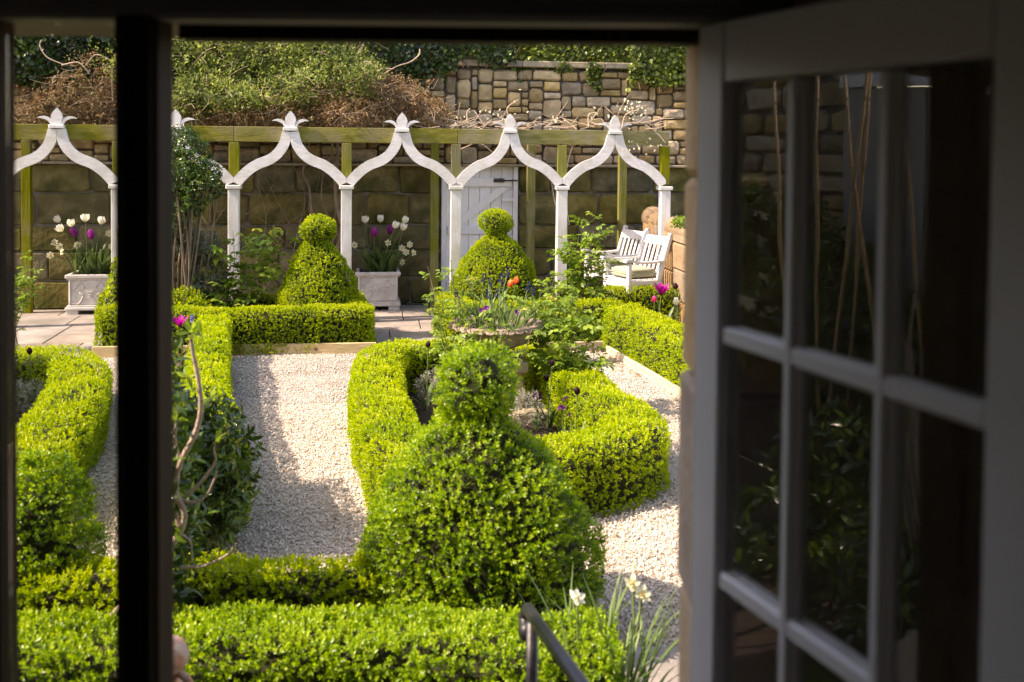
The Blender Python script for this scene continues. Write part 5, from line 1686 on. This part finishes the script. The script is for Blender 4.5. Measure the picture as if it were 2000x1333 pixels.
MB().tube(catmull([(.05, -.03, jz - .06), (.10, -.035, jz - .085), (.112, -.035, jz - .12), (.085, -.03, jz - .15)], 5), .013, 8).build('handle', M['terracotta'], tc, smooth=True)
lf = []
n = 70
pxs = np.concatenate([rng.normal(1195, 16, n // 2), rng.uniform(1150, 1320, n - n // 2)]); pys = 690 + (pxs - 1185) * .62 + rng.exponential(9, n)
P_ = np.array([gp(a, b, .02) for a, b in zip(pxs, np.maximum(pys, 686))] + [gp(rng.uniform(450, 700), rng.uniform(705, 1080), .016) for _ in range(40)] + [gp(rng.uniform(1150, 1320), rng.uniform(1000, 1250), .016) for _ in range(20)]); n = len(P_)
V, F = leaves4(P_, unit(rng.normal(0, 1, (n, 3)) * np.array([1, 1, .2])), unit(rng.normal(0, .3, (n, 3)) + np.array([0, 0, 1])), rng.uniform(.025, .05, n), rng.uniform(.015, .03, n))
put('fallen_leaves', np_mesh('fallen_leaves', V, F, M['brown_leaf'], np.repeat(rng.uniform(.2, .75, n), 8)), None, 'stuff')

# ------------------------------------------------------------------ the left boundary, seen reflected in the panes
shd = thing('shed', 'grey boarded outbuilding with a white fascia beyond the left of the garden', 'shed', (-6.7, 2.4, 0), R(90))
for i in range(15):
    MB().box((.09 + i * .18, 0, 1.42), (.172, .03, 2.84), bev=.006).build('board', M['shed'], shd)
MB().box((1.35, -.03, 2.96), (2.8, .05, .22), bev=.006).build('fascia', M['fascia'], shd)
MB().box((1.35, 1.0, 3.1), (2.9, 2.2, .06)).build('roof', M['roof_felt'], shd)
MB().box((1.35, 1.0, 1.42), (2.68, 1.9, 2.84)).build('body', M['shed'], shd)
lw = thing('boundary_wall', 'rubble stone boundary wall beyond the left side of the garden', 'wall', (-6.9, 5.15, 0), R(90))
MB().box((1.4, .3, 1.7), (2.8, .4, 3.4)).build('wall_core', M['mortar'], lw)
rr = random.Random(5)
z = 0.0
while z < 3.35:
    h = rr.uniform(.14, .28); u = 0.0
    while u < 2.75:
        wd = min(rr.uniform(.2, .5), 2.8 - u)
        V_, F_ = stone_shape(wd - .022, h - .022, .06, rr, .25, .03)
        o = MB().add(V_, F_).build('stone', M['rubble'], lw)
        o.location = (u + wd / 2, .075, z + h / 2)
        u += wd
    z += h
for i in range(11):
    b = np.array([-4.7 + rng.normal(0, .25), 2.75 + i * .17 + rng.normal(0, .05), 0]); t = b + np.array([rng.normal(0, .05), rng.normal(0, .28), 2.95])
    o = thing('bamboo_cane', f'tall bamboo cane beyond the left edge, {ORD[i].replace("from the left", "from the house").replace("leftmost", "nearest the house").replace("rightmost", "farthest from the house")}', 'cane', b, group='bamboo canes beyond the left edge')
    MB().tube([b, (b + t) / 2, t], .013, 6).build('shaft', M['bamboo'], o, smooth=True, off=b)
    kn_ = MB()
    for q in np.linspace(.12, .9, 6): kn_.tube([b + (t - b) * (q - .003), b + (t - b) * (q + .003)], .017, 6)
    kn_.build('joints', M['bamboo'], o, off=b, kind='stuff')
shrub('laurel', 'tall laurel bush by the boundary wall beyond the left edge', 'shrub', [(-5.7, 5.3, 1.2, .5, .7, .8), (-5.6, 4.5, .9, .45, .5, .75)], M['dark_leaf'], (-5.65, 5.0, 0), 110, .11, .045, True, 9, True, 'bark', 5, .1)
shrub('laurel', 'low spreading laurel nearest the house beyond the left edge', 'shrub', [(-4.2, 3.2, .35, .7, .9, .4)], M['dark_leaf'], (-4.2, 3.2, 0), 90, .11, .045, True, 10, True, 'bark', 4, .1)
shrub('laurel', 'lower laurel bush near the shed beyond the left edge', 'shrub', [(-5.5, 3.6, .7, .4, .6, .6)], M['dark_leaf'], (-5.5, 3.6, 0), 110, .10, .042, True, 10, True, 'bark', 5, .1)
shrub('ground_laurel', 'low dark planting against the house beyond the left edge', 'shrub', [(-2.6, 2.5, .15, .7, .5, .22), (-3.5, 2.8, .18, .7, .6, .28), (-3.3, 3.6, .15, .6, .4, .22)], M['dark_leaf'], (-3.0, 2.8, 0), 110, .09, .04, True, 12, False, 'bark', 4, .08)
bs = thing('bare_bush', 'tangle of bare grey stems outside the window on the left', 'shrub', (-3.1, 2.75, 0))
bo = np.array([-3.1, 2.75, 0]); vs = []
for i in range(30):
    e = bo + np.array([rng.normal(0, .15), rng.normal(0, .22), rng.uniform(.7, 2.2)])
    vs.append((catmull([bo + rng.normal(0, .04, 3) * np.array([1, 1, 0]), bo + (e - bo) * .5 + rng.normal(0, .09, 3), e], 6), np.linspace(.012, .004, 13)))
V, F = tubes(vs, 6)
put('stems', np_mesh('bare_stems', V - bo, F, M['pale_bark'], smooth=True), bs, 'stuff')

# ------------------------------------------------------------------ the house: facade, room, window
ZI, ZO = 1.66, 1.90           # inner and outer plane of the wall at the window
jr = at(1370, 700, ZI + .02)[0]
jl = -2.25
jf = at(36, 700, ZI)[0]
lint = at(900, 78, ZO)[2]
SILL = .95
hw_ = thing('house_wall', 'stone house wall round the open window', 'house', (0, ZO, 0))
ho = np.array([0, ZO, 0])
def wallbox(name, x0, x1, z0, z1, m=None):
    MB().box(((x0 + x1) / 2, (ZI + ZO) / 2, (z0 + z1) / 2), (x1 - x0, ZO - ZI, z1 - z0)).build(name, m or M['house_stone'], hw_, off=ho)
wallbox('wall_left', -7, jl, -.05, 5.2)
wallbox('wall_right', jr + .16, 6, -.05, 5.2)
wallbox('lintel', jl, jr + .16, lint, 5.2)
wallbox('wall_below', jl, jr + .16, -.05, SILL)
jz_ = [SILL] + sorted([at(1345, yy, ZO)[2] for yy in (1125, 715, 345)]) + [lint]
for a, b in zip(jz_[:-1], jz_[1:]):
    if b - a < .02: continue
    w_ = .158 + random.uniform(-.003, .003)
    MB().box((jr + .16 - w_ / 2, (ZI + ZO) / 2 + .001, (a + b) / 2), (w_, ZO - ZI - .004, b - a - .008), bev=.012).build('jamb_stone', M['jamb_stone'], hw_, off=ho)
def rstruct(name, c, s, m):
    o = MB().box(c, s).build(name, m)
    o['kind'] = 'structure'
RX0, RX1, RY0, RZ1, RZ0 = -2.4, 2.6, -2.8, 3.0, .45
rstruct('room_floor', ((RX0 + RX1) / 2, (RY0 + ZI) / 2, RZ0 - .05), (RX1 - RX0 + .4, ZI - RY0, .1), M['floor_wood'])
rstruct('room_ceiling', ((RX0 + RX1) / 2, (RY0 + ZI) / 2, RZ1 + .05), (RX1 - RX0 + .4, ZI - RY0, .1), M['room'])
rstruct('room_wall_left', (RX0 - .1, (RY0 + ZI) / 2, (RZ0 + RZ1) / 2), (.2, ZI - RY0, RZ1 - RZ0), M['room'])
rstruct('room_wall_right', (RX1 + .1, (RY0 + ZI) / 2, (RZ0 + RZ1) / 2), (.2, ZI - RY0, RZ1 - RZ0), M['room_dark'])
rstruct('room_wall_back', ((RX0 + RX1) / 2, RY0 - .1, (RZ0 + RZ1) / 2), (RX1 - RX0 + .4, .2, RZ1 - RZ0 + .2), M['room'])

# fixed frame with post, left light and head
wf = thing('window_frame', 'dark window frame with a thick upright post and a narrow fixed left pane', 'window frame', (0, ZI, 0))
wo_ = np.array([0, ZI, 0])
mr_ = at(342, 700, ZI)[0]
ml_ = at(222, 700, ZI - .085)[0]
frame_top = at(700, 44, ZI - .06)[2]
mb = MB().box(((ml_ + mr_) / 2, ZI - .0425, (SILL + frame_top) / 2 + .02), (mr_ - ml_, .085, frame_top - SILL + .1), bev=.008)
post = mb.build('upright_post', M['dark_wood'], wf, off=wo_)
for fx, wd in ((.30, .012), (.62, .010), (.82, .008)):
    MB().box((ml_ + (mr_ - ml_) * fx, ZI - .087, (SILL + frame_top) / 2), (wd, .010, frame_top - SILL), bev=.003).build('moulding', M['dark_wood'], post, off=wo_)
MB().box((jf - .05, ZI - .035, (SILL + frame_top) / 2 + .02), (.10, .07, frame_top - SILL + .1), bev=.006).build('upright_post', M['dark_wood'], wf, off=wo_)
MB().box(((jl + mr_) / 2, ZI - .036, SILL + .04), (mr_ - jl, .06, .08), bev=.006).build('sill', M['dark_wood'], wf, off=wo_)
MB().box(((jf + ml_) / 2, ZI - .04, at(130, 40, ZI)[2] + .04), (ml_ - jf - .004, .06, .09), bev=.006).build('top_rail', M['dark_wood'], wf, off=wo_)
hx1 = at(1540, 30, ZI - .06)[0]
hl = [jl + .002, hx1]
MB().box(((hl[0] + hl[1]) / 2, ZI - .045, frame_top + .09), (hl[1] - hl[0], .09, .18), bev=.01).build('head', M['head_wood'], wf, off=wo_)
MB().box(((mr_ + hl[1]) / 2 + .01, ZI - .097, frame_top + .048), (hl[1] - mr_ - .03, .014, .03), bev=.005).build('head_bead', M['head_wood'], wf, off=wo_)
MB().box(((mr_ + jr) / 2, ZI + .05, frame_top + .06), (jr - mr_, .06, .16)).build('weather_strip', M['dark_wood'], wf, off=wo_)
MB().box(((jl + .04 + jf - .10) / 2, ZI - .034, (SILL + frame_top) / 2 + .03), (jf - .10 - jl - .045, .004, frame_top - SILL - .07)).build('pane', M['glass'], wf, off=wo_)
MB().box((jl + .02, ZI - .035, (SILL + frame_top) / 2), (.06, .07, frame_top - SILL), bev=.006).build('left_jamb', M['dark_wood'], wf, off=wo_)
MB().box(((jf + ml_) / 2, ZI - .034, (SILL + frame_top) / 2 + .03), (ml_ - jf - .004, .004, frame_top - SILL - .07)).build('pane', M['glass'], wf, off=wo_)

# open casement, hinged at the right jamb and swung into the room
TH = math.atan(.40)
dvec = np.array([math.sin(TH), -math.cos(TH)])
F0 = at(1377, 600, ZI - .03)
cz_ang = math.atan2(dvec[1], dvec[0])
cas = thing('casement', 'white small paned casement window swung open into the room on the right', 'window', (F0[0], F0[1], 0), cz_ang)


def cs(px, py):
    """pixel -> (distance along the casement, z)"""
    r = ray(px, py)
    nrm = np.array([-dvec[1], dvec[0]])
    t = (nrm @ F0[:2]) / (nrm @ r[:2])
    p = r * t
    return float((p[:2] - F0[:2]) @ dvec), float(p[2] + EYE)


g = [cs(p, 500)[0] for p in (1430, 1545, 1575, 1725, 1768, 1953)]
pane_w = (g[5] - g[0] - 2 * .5 * ((g[2] - g[1]) + (g[4] - g[3]))) / 3
bw = .5 * ((g[2] - g[1]) + (g[4] - g[3]))
g0 = g[0]
gx = [(g0 + i * (pane_w + bw), g0 + i * (pane_w + bw) + pane_w) for i in range(3)]
zt0 = cs(1432, 166)[1]
zb1 = cs(1432, 655)[1]; zb2 = cs(1432, 1138)[1]
row = zb1 - zb2
zrow = [zt0, zb1, zb2, zb2 - row]
ctop = cs(1400, 50)[1]
cbot = zrow[-1] - .13
tk = .042
TW = M['casement_paint']
cw = gx[-1][1] + g0 + .012
MB().box((g0 / 2 - .001, 0, (ctop + cbot) / 2), (g0 - .004, tk, ctop - cbot), bev=.004).build('stile', TW, cas)
MB().box(((gx[-1][1] + cw) / 2 + .002, 0, (ctop + cbot) / 2), (cw - gx[-1][1], tk, ctop - cbot), bev=.004).build('stile', TW, cas)
MB().box(((g0 + gx[-1][1]) / 2, 0, (ctop + zt0) / 2 + .002), (gx[-1][1] - g0 + .002, tk - .003, ctop - zt0 - .004), bev=.003).build('top_rail', TW, cas)
MB().box(((g0 + gx[-1][1]) / 2, 0, (cbot + zrow[3]) / 2 - bw / 2), (gx[-1][1] - g0 + .002, tk - .003, zrow[3] - cbot - bw), bev=.003).build('bottom_rail', TW, cas)
for i in range(2):
    x = gx[i][1] + bw / 2
    MB().box((x, 0, (zt0 + zrow[3]) / 2), (bw * .55, tk - .006, zt0 - zrow[3]), bev=.004).build('glazing_bar', TW, cas)
    MB().box((x, 0, (zt0 + zrow[3]) / 2), (bw, .016, zt0 - zrow[3]), bev=.004).build('glazing_bead', TW, cas)
for z in zrow[1:3]:
    MB().box(((g0 + gx[-1][1]) / 2, 0, z), (gx[-1][1] - g0, tk - .008, bw * .8), bev=.005).build('glazing_bar', TW, cas)
for i in range(3):
    for j in range(3):
        a, b = gx[i]
        z1, z0 = zrow[j] - (0 if j == 0 else bw * .3), zrow[j + 1] + bw * .3
        MB().box(((a + b) / 2, .0, (z0 + z1) / 2), (b - a - .001, .004, z1 - z0)).build('pane', M['glass'], cas)
for z in (zt0 - .08, zb2 - .1):
    MB().tube([(-.006, .024, z), (-.006, .024, z - .07)], .006, 8).build('hinge', M['iron'], cas, smooth=True)
